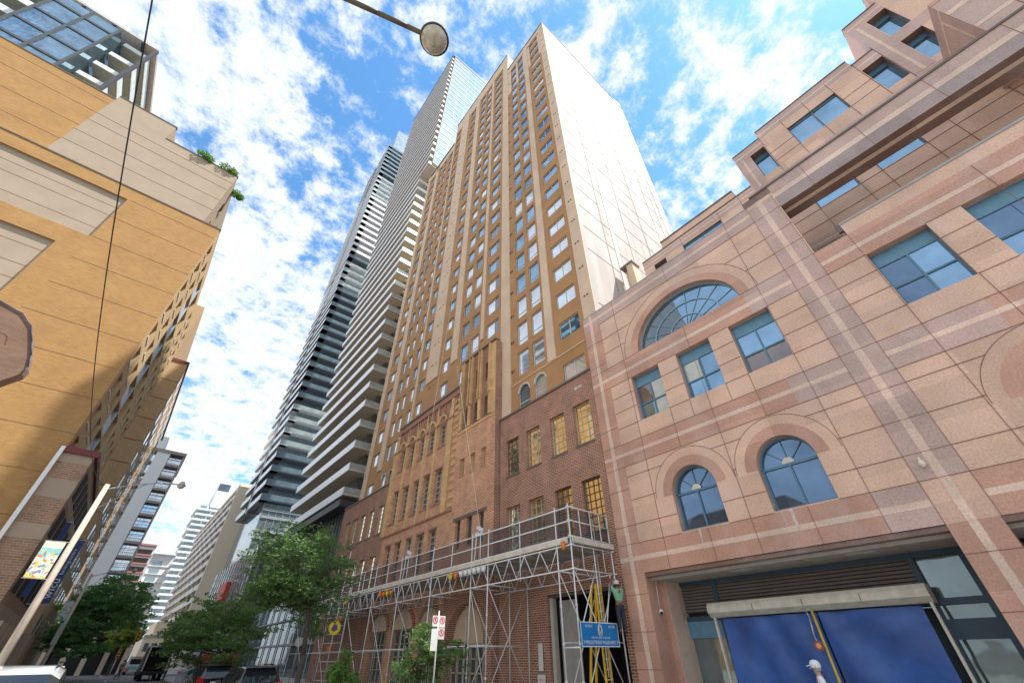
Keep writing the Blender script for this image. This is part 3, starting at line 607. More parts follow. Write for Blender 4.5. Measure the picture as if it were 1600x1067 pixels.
for a, b in CT:
    sash(a, b, 10.95, 13.65, AX + .24, FRM, GLD, 2, 6, bar=.035); sash(a, b, 15.58, 17.65, AX + .24, FRM, GLD, 2, 5, bar=.035); sash(a, b, 6.4, 9.1, AX + .24, FRM, GLD, 2, 6, bar=.035)
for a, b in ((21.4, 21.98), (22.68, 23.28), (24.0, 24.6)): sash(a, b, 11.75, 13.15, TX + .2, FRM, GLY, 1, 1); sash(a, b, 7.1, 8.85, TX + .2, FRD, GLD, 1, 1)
lk = MB(); [lk.box(TX + .28, TX + .3, a, b, z0, z1) for a, b in LC for z0, z1 in ((18.7, 20.4), (15.7, 17.3))]; sep(lk, 'lancet_glass', GLD, bb)
cpn = MB(); cpn.box(AX - .08, AX + .5, 11.78, 20.38, 14.69, 14.82); cpn.box(AX - .08, AX + .5, 37.0, 48.55, 14.86, 14.98)
for a, b in RT + LT:
    for z in (10.55, 6.2): cpn.box(AX - .05, AX + .1, a - .04, b + .04, z - .1, z)
sep(cpn, 'coping', COPE, bb)
vt = MB()
for a, z in ((12.85, 14.0), (13.15, 14.0)): vt.box(AX - .01, AX, a - .12, a + .12, z - .08, z + .08); 
sep(vt, 'vent', mat('pale_vent', (.6, .56, .5), .6), bb)
# garage opening, roller door, brick arches at street level
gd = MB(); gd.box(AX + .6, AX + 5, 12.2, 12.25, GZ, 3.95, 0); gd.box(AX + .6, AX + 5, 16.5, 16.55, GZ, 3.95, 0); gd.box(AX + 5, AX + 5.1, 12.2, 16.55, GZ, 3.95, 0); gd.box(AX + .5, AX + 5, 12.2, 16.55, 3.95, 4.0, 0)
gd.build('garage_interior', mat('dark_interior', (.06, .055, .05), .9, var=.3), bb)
gd = MB(); gd.box(AX + .35, AX + .45, 15.0, 16.1, .6, 3.7, 0); gd.box(AX + .35, AX + .46, 15.0, 16.1, GZ, .6, 1); gd.box(AX + .1, AX + .35, 16.3, 16.5, GZ, 3.9, 2); gd.box(AX + .05, AX + .3, 12.2, 16.5, 3.82, 3.93, 3)
gd.build('garage_door', [mat('grey_roller_door', (.36, .34, .30), .6), mat('green_grey_dado', (.10, .15, .14), .6), mat('pale_door_jamb', (.55, .50, .42), .7), FRD], bb)
tv = MB(); tv.poly([(TX + .45, 22.85 + 1.86 * math.cos(math.pi * i / 16), 2.2 + 1.86 * math.sin(math.pi * i / 16)) for i in range(17)], 0); tv.box(TX + .3, TX + .45, 21.0, 24.7, 2.1, 2.25, 1)
tv.box(TX + .5, TX + .55, 21.0, 24.7, GZ, 2.1, 2)
for i in range(7): u = 21.0 + 3.7 * i / 6; tv.box(TX + .4, TX + .5, u - .05, u + .05, GZ, 2.1, 1)
for z in (.35, .95, 1.55): tv.box(TX + .4, TX + .5, 21.0, 24.7, z - .04, z + .04, 1)
tv.build('arched_shopfront', [BEIGE, FRM, GLD], bb)
dr = MB()
for a, b in ((26.2, 28.6), (29.6, 32.4), (33.4, 36.0)):
    dr.box(AX + .28, AX + .34, a, b, GZ, 3.2, 1)
    for i in range(5): u = a + (b - a) * i / 4; dr.box(AX + .2, AX + .28, u - .04, u + .04, GZ, 3.2, 0)
    for z in (.3, 1.0, 1.7, 2.4, 3.15): dr.box(AX + .2, AX + .28, a, b, z - .03, z + .03, 0)
    c = (a + b) / 2; r = (b - a) / 2; ring(dr, m1, c, 3.2, r, r + .3, -.1, 0, .8, .8, m=2, n=16)
    dr.poly([(AX - .03, c + r * math.cos(math.pi * i / 16), 3.2 + .8 * r * math.sin(math.pi * i / 16)) for i in range(17)], 3)
dr.build('street_doors', [FRM, GLD, BRK, BEIGE], bb)
pp = MB(); pp.box(AX - .02, AX, 17.05, 17.35, 1.1, 2.0, 0); pp.box(AX - .04, AX - .02, 17.0, 17.4, .35, .95, 1)
nb = thing('no_parking_notice', 'white and red no parking notice on the brick wall beside the garage', 'sign', (AX - .2, 17.1, .4))
b = MB(); b.box(AX - .08, AX - .06, 16.85, 17.35, .38, .98); b.build('board', mat('white_sign', (.75, .72, .68), .5), nb)
b = MB(); b.box(AX - .08, AX - .06, 16.95, 17.25, 1.1, 2.1); b.build('list_board', mat('white_sign2', (.7, .7, .66), .5), nb)
def text(s_, size, loc, rot, m, parent=None, ext=.002, align='CENTER', name='lettering', sxx=1.0):
    cu = bpy.data.curves.new(name, 'FONT'); cu.body = s_; cu.size = size; cu.align_x = align; cu.align_y = 'CENTER'; cu.extrude = ext
    o = bpy.data.objects.new(name, cu); sc.collection.objects.link(o); bpy.context.view_layer.update()
    me = bpy.data.meshes.new_from_object(o.evaluated_get(bpy.context.evaluated_depsgraph_get())); bpy.data.objects.remove(o)
    for v in me.vertices: v.co.x *= sxx
    me.materials.clear(); me.materials.append(m); o = bpy.data.objects.new(name, me); link(o, parent)
    o.location = Vector(loc) - (ORG.get(parent, Vector()) if parent else Vector()); o.rotation_euler = rot; return o
FX = (R(90), 0, R(-90))     # text readable on a plane facing -x
FY = (R(90), 0, 0)          # readable on a plane facing -y
RED = mat('sign_red', (.6, .03, .04), .5)
text('NO\nPARKING', .14, (AX - .085, 17.1, .72), FX, RED, nb)

# ================================================================== TOWER
TWX = 16.3
tw = thing('ochre_tower', 'tall ochre and beige apartment tower with many small windows above the red brick building', 'building', (TWX, 28, 14))
COLS = [(42.35, 44.0, 1.45, 's'), (39.62, 40.62, 1.85, 't'), (38.1, 39.05, 1.85, 't'), (36.15, 37.1, 1.75, 't'), (33.78, 35.12, 1.45, 's'),
        (28.93, 30.35, 1.45, 's'), (25.8, 27.07, 1.85, 't'), (24.05, 25.3, 1.85, 't'), (21.1, 22.9, 1.65, 's'), (17.42, 18.64, 2.12, 't'), (15.78, 16.98, 2.12, 't'), (12.4, 14.24, 1.45, 'd')]
m1 = MAPX(TWX); ZB = 14.6
ROW0, PIT = 19.82, 2.757
recs = []; 
for ci, (a, b, h, k) in enumerate(COLS):
    nrow = 24 if 4 <= ci <= 8 else 22
    for r_ in range(-1, nrow):
        zt = ROW0 + PIT * r_
        if r_ == -1: zt = 16.35 if k in 'ds' else 16.9
        recs.append((a, b, zt - h if r_ >= 0 else 15.0, zt, ci, r_, k))
tops = {0: 79.9, 1: 87.3, 2: 79.8}
tm = MB()
SEG = [(10.95, 19.4, 79.8), (19.4, 35.6, 87.3), (35.6, 45.4, 80.2)]
for (a, b, zt) in SEG:
    rs = [r[:4] for r in recs if r[0] > a and r[1] < b]
    zc = zt - (7.4 if b != 35.6 else 9.0)
    gwall(tm, m1, a, b, ZB, zt, rs, .22, 0, 0)
tm.poly([(TWX, 10.95, ZB), (36.1, 10.95, ZB), (36.1, 10.95, 82.0), (33, 10.95, 80.4), (TWX, 10.95, 79.8)], 1)
tm.poly([(TWX, 45.4, 4), (37, 45.4, 4), (37, 45.4, 80.2), (TWX, 45.4, 80.2)], 0)
tm.poly([(36.1, 10.95, 4), (36.1, 45.4, 4), (36.1, 45.4, 80), (36.1, 10.95, 80)], 0)
for (a, b, zt) in SEG: tm.poly([(TWX, a, zt), (TWX, b, zt), (36.1, b, zt), (36.1, a, zt)], 2) if a > 11 else tm.poly([(TWX, a, zt), (TWX, b, zt), (33, b, zt), (33, a, zt)], 2)
tm.poly([(TWX, 19.4, 79.8), (30, 19.4, 79.8), (30, 19.4, 87.3), (TWX, 19.4, 87.3)], 1); tm.poly([(TWX, 35.6, 80), (30, 35.6, 80), (30, 35.6, 87.3), (TWX, 35.6, 87.3)], 1)
WP = mat('white_side_render', (.46, .42, .385), .8, var=.24, vscale=.9, streak=True, speck=.03)
tm.build('wall', [STUC, WP, CONC], tw)
# white side: panel joints and pale strips
wj = MB()
for k in range(24):
    z = 17 + k * 2.757
    rj = random.Random(k); xs = [TWX + .4, 19.5, 23.4, 27.2, 31, 34.2, 36.0]
    for q_ in range(6):
        if rj.random() < .82: wj.box(xs[q_], xs[q_ + 1], 10.935, 10.95, z - .035, z + .035, 0)
for x in (19.5, 23.4, 27.2, 31, 34.2):
    wj.box(x - .025, x + .025, 10.93, 10.935, 15, 76, 0)
wj.box(20.6, 21.1, 10.92, 10.93, 15, 79, 1); wj.box(33.0, 33.4, 10.92, 10.93, 15, 76, 1)
wj.box(TWX + .02, 36.1, 10.9, 11.3, 79.8, 80.0, 0); wj.build('panel_joints', [mat('panel_joint_grey', (.27, .24, .22), .9), mat('bright_patch_render', (.68, .65, .61), .8)], tw)  # panel joints in a plain dark grey
pi = MB()
for (a, b, z0, z1) in ((44.45, 45.4, ZB, 80.2), (41.0, 42.0, 17.35, 77.9), (31.05, 33.38, 24.1, 87.3), (27.5, 28.6, 24.2, 87.3), (23.2, 23.66, 24.1, 87.3), (19.42, 20.62, ZB, 87.3), (14.7, 15.46, 17.2, 79.8), (10.95, 11.95, ZB, 79.8), (35.4, 35.72, 20, 80.2)):
    pi.box(TWX - .10, TWX, a, b, z0, z1, 0)
for (a, b, z) in ((35.72, 41.0, 78.0), (42.0, 44.45, 78.3), (33.38, 35.4, 83.6), (28.6, 31.05, 83.6), (23.66, 27.5, 83.9), (20.62, 23.2, 83.9), (15.46, 19.42, 78.0), (11.95, 14.7, 78.2)):
    pi.box(TWX - .06, TWX, a, b, z, 87.3 if 20 < a < 35.4 else 79.8, 0)
for r_ in range(3):
    z = ROW0 + PIT * (18 + r_) + .02
    for (a, b) in ((15.46, 15.78), (16.98, 17.42), (18.64, 19.42), (11.95, 12.4), (14.24, 14.7)): pi.box(TWX - .03, TWX, a, b, z, z + PIT, 0)
for (a, b, zt) in SEG: pi.box(TWX - .16, TWX + .3, a - (.02 if a < 11 else 0), b, zt, zt + .22, 1)
pi.box(TWX - .05, TWX, 11.95, 19.4, 17.15, 17.22, 0)
sep(pi, 'pilaster', [BEIGE, COPE], tw)
vn = MB()
for k in range(23):
    z = ROW0 + PIT * k - 2.1
    for y in (11.35, 11.6, 32.2 + .25, 32.2, 31.6, 45.0): vn.box(TWX - .13, TWX - .1, y - .07, y + .07, z, z + .09)
    vn.box(TWX - .03, TWX, 19.25, 19.35, z + .6, z + .85); vn.box(TWX - .02, TWX, 19.05, 19.13, z + .6, z + .85)
vn.build('vents', BLACK, tw)
# window meshes (shared)
def winmesh(w, h, k, arc=False):
    f = MB(); t = .05
    f.box(0, .07, 0, w, 0, t); f.box(0, .07, 0, w, h - t, h); f.box(0, .07, 0, t, t, h - t); f.box(0, .07, w - t, w, t, h - t)
    if k == 'd' : f.box(.005, .065, w / 2 - .035, w / 2 + .035, t, h - t)
    if k == 's': f.box(.005, .065, w * .36 - .025, w * .36 + .025, t, h - t)
    if k == 't': f.box(.005, .065, t, w - t, h * .24 - .03, h * .24 + .03)
    f.box(.03, .04, t, w - t, t, h - t, 1)
    if k == 's': f.poly([(.028, t, t), (.028, t, h - t), (.028, w * .36, h - t), (.028, w * .36, t)], 2)
    return f
FRW = mat('grey_window_frame', (.60, .57, .50), .5, var=.06)
cache = {}; rest = MB(); cnt = 0
recs.sort(key=lambda r: (r[0] ** 2 + r[2] ** 2))
rnd = random.Random(3)
for (a, b, c, d, ci, r_, k) in recs:
    gl = (GLB if rnd.random() < min(.9, .15 + r_ * .05) else GLC) if rnd.random() > .12 else GLD  # bluer panes higher up: the sky reflection is put into the glass colour
    key = (ci, round(d - c, 2), gl.name)
    if cnt < 100:
        if key not in cache:
            me = winmesh(b - a, d - c, k).build('window', [FRW, gl, GLD]); cache[key] = me.data; bpy.data.objects.remove(me)
        o = bpy.data.objects.new('window', cache[key]); link(o, tw); o.location = Vector((TWX + .1, a, c)) - ORG[tw]; cnt += 1
    else:
        wm = winmesh(b - a, d - c, k); n0 = len(rest.v)
        rest.v += [(x + TWX + .1, y + a, z + c) for x, y, z in wm.v]; rest.f += [tuple(i + n0 for i in f_) for f_ in wm.f]; rest.m += [(m if m != 1 else (1 if gl is GLB else (3 if gl is GLC else 2))) for m in wm.m]; rest.sm += wm.sm
o = rest.build('windows', [FRW, GLB, GLD, GLC], tw); o['kind'] = 'stuff'
for ci in (1, 2, 9, 10):
    ar = MB()
    a, b = COLS[ci][:2]; c = (a + b) / 2; r = (b - a) / 2
    ring(ar, m1, c, 16.25, r - .07, r + .04, -.03, .1, m=0, n=14)
    for sgn in (-1, 1):   # spandrels filling the square top of the opening
        pts = [(TWX - .004, c + sgn * r, 16.92)] + [(TWX - .004, c + sgn * r * math.cos(t * math.pi / 16), 16.25 + r * math.sin(t * math.pi / 16)) for t in range(9)]
        ar.poly(pts, 1)
    ar.build('arched_head', [FRW, STUC], tw)

# ================================================================== GLASS BALCONY TOWER
gt = thing('white_balcony_tower', 'very tall slender tower wrapped in white balcony bands with a mirror glass side', 'building', (17, 54, GZ))
core = MB(); core.box(19.2, 38, 56.2, 79.0, 17, 96.5, 0); core.box(18.2, 37.9, 50.6, 79.0, 96.5, 169.5, 0)
core.build('core', [glass('dark_grey_core_glass', (.32, .35, .38), .4, .15, .03)], gt)
FASC = mat('white_fascia', (.74, .75, .75), .32, .45, var=.06); SOF = mat('beige_soffit', (.58, .50, .38), .85); RAILG = glass('pale_rail_glass', (.55, .62, .62), .4, .1, .03)
SOFL = mat('grey_upper_fascia', (.66, .66, .66), .5)
k = 0; z = 19.2
while z < 168.5:
    lower = z < 96
    y0 = 54.1 if lower else 50.4
    s_ = MB(); sl_ = z - 1.05
    s_.box(17.12, 19.3, y0 + .12, 79.4, sl_ + .02, sl_ + .2, 1)
    s_.box(17.0, 17.1, y0, 79.5, sl_, z, 0)
    if lower:
        s_.box(17.1, 19.3, y0 + .0, y0 + .03, sl_ + .2, z, 2); s_.box(17.1, 19.3, y0 - .02, y0 + .1, sl_, sl_ + .22, 0)
        s_.box(19.25, 22, 55.0, 56.3, sl_, sl_ + .2, 1)
        for yy in (58, 62, 66, 70, 74): s_.box(17.2, 19.2, yy - .04, yy + .04, sl_ + .2, z - .1, 3)
        if k > 13: s_.box(17.1, 19.3, y0 - .03, y0, sl_, z, 0)
    else: s_.box(17.1, 17.8, y0, y0 + .05, sl_, z, 0)
    s_.build('balcony', [FASC if lower else SOFL, SOF, RAILG, mat('frosted_divider', (.5, .55, .55), .4)], gt)
    k += 1; z = 19.2 + 3.22 * k
sg_ = MB(); sg_.box(17.9, 38, 50.30, 50.4, 96.5, 169.6, 0); sg_.build('side_curtain_wall', glass('mirror_curtain_glass', (.72, .82, .86), .9, .02, .05, .08), gt)
ml = MB()
for i in range(24): zz_ = 96.5 + 3.22 * i; ml.box(17.9, 38, 50.24, 50.3, zz_, zz_ + .35)
for x in (18, 21, 24, 27, 30, 33, 36): ml.box(x, x + .07, 50.26, 50.3, 96.5, 169.6)
ml.box(17.0, 38, 50.2, 79.5, 169.6, 169.9); ml.box(17.0, 20, 50.35, 56, 96.3, 96.5)
ml.build('mullion', mat('grey_mullion', (.28, .30, .31), .5), gt)
sd_ = MB(); sd_.box(19.3, 36, 55.8, 55.9, 17, 96.4, 0)
for i in range(22): sd_.box(19.3 + i * .8, 19.4 + i * .8, 55.7, 55.8, 17, 96.4, 1)
sd_.build('side_cladding', [glass('blue_grey_cladding', (.15, .19, .22), .5, .15, .05), COPE], gt)
sof = MB(); sof.box(17.1, 24, 50.35, 55.9, 96.15, 96.28); sof.build('overhang_soffit', SOF, gt)
# podium of it
pd = MB(); pd.box(16.9, 30, 54.05, 84, 16.75, 17.6, 0); pd.box(18.6, 30, 55.6, 84, GZ, 16.75, 1)
for i in range(20): pd.box(18.4, 18.6, 55.2 + i * 1.2, 55.3 + i * 1.2, 9, 16.75, 2)
pd.box(17.2, 30, 52, 84, 8.0, 8.5, 0)
for i in range(12): pd.box(17.65, 17.75, 49.4 + i * 3, 49.5 + i * 3, GZ, 8.0, 3)
pd.box(17.8, 30, 49, 84, GZ, 8, 4); pd.box(17.5, 30, 49, 84, 2.9, 3.1, 3); pd.box(17.5, 30, 48.9, 84, 5.4, 5.55, 3)
pd.build('podium', [mat('dark_canopy', (.05, .055, .065), .5), mat('podium_dark', (.035, .04, .045), .5), mat('louvre_grey', (.22, .23, .25), .5), mat('pale_mullion', (.26, .28, .29), .5), glass('podium_glass', (.14, .20, .22), .4, .04, .02)], gt)

# ================================================================== DARK BALCONY TOWER
dt = thing('dark_balcony_tower', 'dark tower with staggered glass balconies, white in some storeys and charcoal in others', 'building', (15, 101, GZ))
DK = mat('charcoal_fascia', (.20, .22, .25), .4, .3); DGL = glass('teal_balcony_glass', (.28, .38, .42), .6, .12, .02); LG = mat('light_fascia', (.78, .79, .79), .35, .4); PG = glass('pale_green_glass', (.50, .58, .55), .4, .1, .04)
b = MB(); b.box(16.6, 34, 102.6, 124, 28, 178, 0); b.box(16.9, 34, 101.2, 122, 178, 199, 1); b.build('core', [glass('core_glass', (.25, .30, .34), .5, .12, .03), glass('pent_glass', (.5, .6, .65), .7, .05, .05)], dt)
k = 0
while 29.6 + 3.12 * k < 183:
    zt = 29.6 + 3.12 * k
    white = k in (4, 5, 6, 7) or k in (21, 22, 23, 24) or k in (37, 38, 39, 40, 41); stripe = 26 <= k < 37
    fa, gl = (LG, PG) if white else ((SOFL, DGL) if stripe else (DK, DGL))
    s_ = MB(); y0 = 100.6 + (.6 if white else 0)
    s_.box(15.1, 34, y0 + .1, 102.7, zt - 1.35, zt - 1.12, 0); s_.box(15.0, 34, y0, y0 + .05, zt - 1.12, zt, 1)
    s_.box(15.0, 16.7, y0, 112, zt - 1.35, zt - 1.13, 0)
    s_.box(15.0, 15.05, y0, 111, zt - 1.12, zt, 2)
    s_.box(15.0, 16.7, 114.5, 124, zt - 1.35, zt - 1.13, 0); s_.box(15.0, 15.05, 114.5, 124, zt - 1.12, zt, 2)
    if stripe: s_.box(15.0, 34, y0 - .05, y0, zt - 1.3, zt - .2, 2)
    s_.build('balcony', [fa, gl, LG if not white else LG], dt); k += 1
b = MB(); b.box(15.2, 16.6, 112.2, 114.3, 28, 178, 0); b.box(15.0, 15.2, 112.0, 112.3, 28, 178, 1); b.build('fin', [DK, FASC], dt)
b = MB(); b.box(16.4, 34, 101.5, 124, 17, 28, 0)
for i in range(12): b.box(16.3 + i * 1.4, 16.4 + i * 1.4, 101.4, 101.5, 17, 28, 1)
for zz_ in (18.5, 21, 22.3, 25, 26.5): b.box(16.3, 34, 101.3, 101.5, zz_, zz_ + .5, 1)
b.box(15.4, 34, 86, 124, GZ, 17, 2)
for i in range(14): b.box(15.3, 15.4, 86.3 + i * 2.6, 86.5 + i * 2.6, GZ, 17, 1)
for i in range(7): b.box(16 + i * 2.4, 16.3 + i * 2.4, 85.9, 86, GZ, 17, 1)
b.build('podium', [glass('pod_glass', (.30, .37, .38), .6, .05, .02), mat('grey_panel', (.30, .32, .33), .5), glass('reflective_podium_glass', (.34, .38, .42), .7, .03, .05)], dt)
b = MB(); b.box(14.6, 15.3, 100, 107, 9.6, 13.2); b.build('red_panel', mat('red_panel', (.50, .05, .03), .5), dt)

# ================================================================== FAR BUILDINGS, RIGHT SIDE
bs = thing('striped_slab_block', 'beige concrete slab block with rows of shaded balconies and a blank end wall', 'building', (14, 134, GZ))
TAN = mat('tan_precast', (.74, .61, .45), .85, var=.08, vscale=.2); GREYB = mat('grey_balcony_front', (.66, .65, .62), .7); BRN = mat('brown_shade', (.10, .085, .075), .8)
b = MB(); b.box(15.6, 40, 134.0, 205, GZ, 38.8, 0); b.box(14, 15.6, 134, 135.4, GZ, 38.8, 0); b.box(14.0, 40, 134, 205, 38.8, 39.6, 0)
b.box(15.9, 40, 150, 205, 39.6, 45, 0); b.build('wall', [TAN], bs)
b = MB()
for i in range(14):
    z = 2.2 + i * 2.66; b.box(14.0, 15.6, 135.4, 205, z - .2, z, 1)
    for j in range(9): b.box(14.0, 14.08, 136 + j * 7.6, 142.4 + j * 7.6, z, z + 1.0, 1)
    for j in range(9): b.box(14.02, 15.6, 135.4 + j * 7.6, 135.6 + j * 7.6, z, z + 2.5, 0)
b.build('balcony_rows', [TAN, GREYB], bs)
b = MB(); b.box(15.5, 15.6, 135.4, 205, 2, 38.5); b.build('shaded_glazing', BRN, bs)
fw_ = thing('white_curved_tower', 'distant white tower with curved stacked balconies beyond the beige block', 'building', (18, 240, GZ))
WHT = mat('white_balcony_front', (.74, .75, .75), .6); b = MB()
for i in range(25):
    z = 3 + i * 2.24; xo = 0
    b.box(12.2 + .35 * (i % 2), 30, 240, 258, z - .2, z + .55, 0)
    b.box(13.4, 30, 241.5, 257, z + .55, z + 2.04, 1); b.box(16 + (i % 3), 16.5 + (i % 3), 241.3, 241.5, z + .55, z + 2.04, 0)
b.box(17, 30, 241, 256, 58.5, 66, 0)
b.build('balcony_rows', [WHT, glass('pale_blue_glass', (.36, .48, .56), .5, .08, .03)], fw_)
b = MB(); b.box(17.2, 22, 243, 252, 66, 70); b.build('roof_plant', GLD, fw_)
for (nm, lb, x0, x1, y, zt, mA, mB_, st_) in (('red_trim_block', 'distant block with red trimmed balconies between the grey block and the white towers', -3, 3.3, 185, 31, FASC, BRN, 1),
                                     ('white_striped_tower', 'distant white slab with dark window strips left of the curved tower', 4.0, 10.3, 205, 32, WHT, glass('strip_glass', (.30, .38, .42), .5, .1, .03), 2)):
    t = thing(nm, lb, 'building', (x0, y, GZ)); b = MB(); b.box(x0, x1, y, y + 20, GZ, zt, 0)
    for i in range(12): z = 1.5 + i * 2.45; b.box(x0 + (.3 if st_ == 1 else .8), x1 - (.3 if st_ == 1 else 2.6), y - .05, y, z, z + 1.6, 1); b.box(x0, x1, y - (1.2 if st_ == 1 else .3), y, z - .25, z + (.1 if st_ == 1 else -.05), 2)
    b.box(x0 - .2, x1 + .2, y - 1.3, y + 20, zt, zt + .5, 2 if st_ == 1 else 0); b.build('wall', [mA, mB_, mat('red_trim', (.42, .20, .18), .6) if st_ == 1 else mA], t)
lb_ = thing('tan_stepped_building', 'low tan building with stepped roof beside the far end of the street', 'building', (9, 150, GZ))
b = MB(); b.box(8.8, 13.8, 150, 172, GZ, 6.6, 0); b.box(10.2, 13.8, 151, 172, 6.6, 9.6, 0); b.box(8.6, 13.9, 149.7, 150, 6.4, 6.8, 1); b.build('wall', [TAN, CONC], lb_)
b = MB(); [b.box(9.4 + i * 1.5, 10.3 + i * 1.5, 149.9, 150, 1 + j * 2.6, 2.6 + j * 2.6) for i in range(3) for j in range(2)]; b.build('window', GLD, lb_)
# colonnade at the end of the street
cn = thing('low_brick_colonnade', 'low stone building with pale columns and a turquoise fascia at the end of the street', 'building', (-3, 96, GZ)); ORG[cn] -= Vector((1.2, 0, .45))
b = MB(); b.box(-9, 3.2, 98, 110, GZ, 5.6, 0); b.box(-9, 3.4, 96, 98, 4.2, 5.8, 0)
for i in range(6): b.box(-8.6 + i * 2.3, -8.0 + i * 2.3, 96.1, 96.7, GZ, 4.2, 1)
b.build('wall', [mat('brown_stone', (.32, .22, .17), .8), TAN], cn)
b = MB(); b.box(-8.8, 3.0, 97.4, 97.6, 3.0, 3.6); b.build('turquoise_fascia', mat('turquoise', (.05, .38, .36), .5), cn); b = MB(); b.box(-8.8, 3.0, 97.9, 97.99, GZ, 3.9); b.build('shopfront', mat('dark_shopfront', (.03, .035, .04), .4), cn)

# ================================================================== ORANGE BUILDING, LEFT
ob = thing('orange_brick_building', 'large orange brick building with a blank sunlit side wall and beige panels', 'building', (-6, 35.5, GZ))
OB = brick('orange_brick', (.42, .235, .075), (.36, .19, .06), (.36, .22, .10), .30, .10, .008, var=.09, vs=.6)
OB2 = brick('brown_banded_brick', (.34, .20, .12), (.24, .14, .085), (.42, .32, .24), .4, .12, .012)
PNL = mat('beige_concrete_panel', (.37, .29, .21), .85, var=.06, vscale=.7, bump=.1)
TAN2 = mat('tan_facade', (.55, .38, .20), .85, var=.08, vscale=.8)
Y0 = 35.5; my = MAPY(Y0)
LX = [-6.0]
b = MB()
pa = (-24.0, -12.4, 27.4, 32.4); pb = (-24.0, -13.6, 20.5, 25.9)
gwall(b, my, -34, -6, GZ, 33.7, [pa, pb], .35, 0, 0)
b.box(-34, -7.5, Y0 + .02, 90, 33.7, 33.72, 2)
b.build('side_wall', [OB, BEIGE, CONC], ob)
b = MB(); b.box(pa[0], pa[1], Y0 + .2, Y0 + .34, pa[2], pa[3], 0); b.box(pb[0], pb[1], Y0 + .2, Y0 + .34, pb[2], pb[3], 0)
b.box(-18.2, -7.72, Y0, Y0 + 30, 33.75, 41.5, 0); b.box(-7.72, -7.402, Y0, Y0 + .02, 33.75, 41.5, 0); b.box(-18.2, -13.7, Y0, Y0 + 12, 41.5, 43.7, 0)
b.build('concrete_panel', PNL, ob)
b = MB(); b.box(-34, -18.2, Y0, Y0 + 30, 33.75, 43, 0); b.build('upper_brick_wall', OB, ob)
b = MB()
for z in (3.2, 5.6, 8.05, 10.45, 12.9, 15.3, 17.7, 20.1, 22.6, 25.1, 27.5, 30.0, 32.4): b.box(-12.3 if z > 20 else -34, -6, Y0 - .012, Y0, z - .016, z + .016, 0)
for z in (35.6, 37.2, 39, 40.2): b.box(-18.2, -7.4, Y0 - .012, Y0, z - .02, z + .02, 0)
for z in (35.4, 37.8, 40.2, 42.0): b.box(-34, -18.2, Y0 - .012, Y0, z - .016, z + .016, 0)
for z in (28.5, 30.2, 31.2): b.box(pa[0], pa[1], Y0 + .19, Y0 + .2, z - .02, z + .02, 0)
for z in (22, 23.2, 24.8): b.box(pb[0], pb[1], Y0 + .19, Y0 + .2, z - .02, z + .02, 0)
b.box(-34, -5.95, Y0 - .06, Y0 + .3, 33.68, 33.78, 1); b.box(-13.65, -7.35, Y0 - .05, Y0 + .3, 41.5, 41.6, 1); b.box(-18.2, -13.65, Y0 - .05, Y0 + .3, 43.7, 43.8, 1); b.box(-34, -18.2, Y0 - .05, Y0 + .3, 43, 43.1, 1)
b.build('expansion_joint', [mat('joint_brown_light', (.24, .14, .08), .9), COPE], ob)
# street facade
mxp = MAPXP(-6.0)
fr_ = []; bal = []
for r_ in range(-1, 12):
    zt = 20.45 + 2.42 * (r_ - 4) + 2.42
    if zt > 33.2 or zt < 2.5: continue
    for a in (36.4, 39.2): fr_.append((a, a + 1.5, zt - 1.5, zt))
    for a in (48.6, 51.0, 53.4): fr_.append((a, a + 1.3, zt - 1.45, zt))
    bal.append((41.9, 47.2, zt - 2.0, zt + .2))
b = MB(); gwall(b, mxp, Y0, 56, GZ, 33.7, fr_ + bal, .5, 0, 0)
b.box(-9, -7.4, 36, 56, 33.7, 33.75); b.build('street_wall', TAN2, ob)
mu = MAPXP(-7.4); uw = [(a, a + 1.3, z, z + 1.6) for a in (37.5, 41, 45, 49) for z in (34.6, 37.6)]
b = MB(); gwall(b, mu, Y0, 56, 33.7, 41.5, uw, .3, 0, 0); b.build('upper_street_wall', PNL, ob)
b = MB(); [b.box(-7.65, -7.6, a, c, z0, z1) for a, c, z0, z1 in uw]; sep(b, 'upper_window', GLC, ob)
b = MB(); g2 = MB(); p3 = MB()
for (a, c, z0, z1) in fr_:
    b = MB(); b.box(-6.45, -6.4, a, c, z0, z1, 2); b.box(-6.4, -6.36, a, (a + c) / 2, z0 + .1, z1 - .1, 1); b.box(-6.36, -6.28, a, c, z0 + .02, z0 + .14, 0); b.box(-6.36, -6.28, (a + c) / 2 - .05, (a + c) / 2 + .05, z0, z1, 0); b.box(-6.2, -5.95, a - .05, c + .05, z0 - .08, z0, 0); b.build('window', [WHITE, GLC, GLD], ob)
for (a, c, z0, z1) in bal:
    g2.box(-7.2, -7.1, a, c, z0, z1, 0); p3.box(-6.1, -6.02, a, a + (c - a) * .45, z0, z0 + 1.1, 0)
    p3.box(-6.9, -6.0, a + (c - a) * .5, a + (c - a) * .53, z0, z1, 0)
sep(g2, 'balcony_recess', BLACK, ob); p3.build('balcony_panel', mat('pale_blue_panel', (.50, .58, .64), .5), ob)
b = MB(); by0 = 56.1
b.box(-9, -4.4, by0, 84, GZ, 30, 0); b.box(-9, -6, 56.0, 84, 30, 38.5, 0)
b.build('bay_wall', mat('tan_bay', (.50, .34, .19), .85, var=.08), ob)
b = MB(); b.box(-6.2, -4.3, by0 - .1, 84, 30, 30.35, 1)
for z in (5.7, 8.1, 10.5, 12.9, 15.3, 17.7, 20.1, 22.6, 25.1, 27.5): b.box(-6, -4.4, by0 - .02, by0, z - .03, z + .03, 0)
sep(b, 'bay_trim', [mat('joint_brown', (.14, .08, .05), .9), mat('dark_red_cap', (.15, .025, .025), .6)], ob)
b = MB()
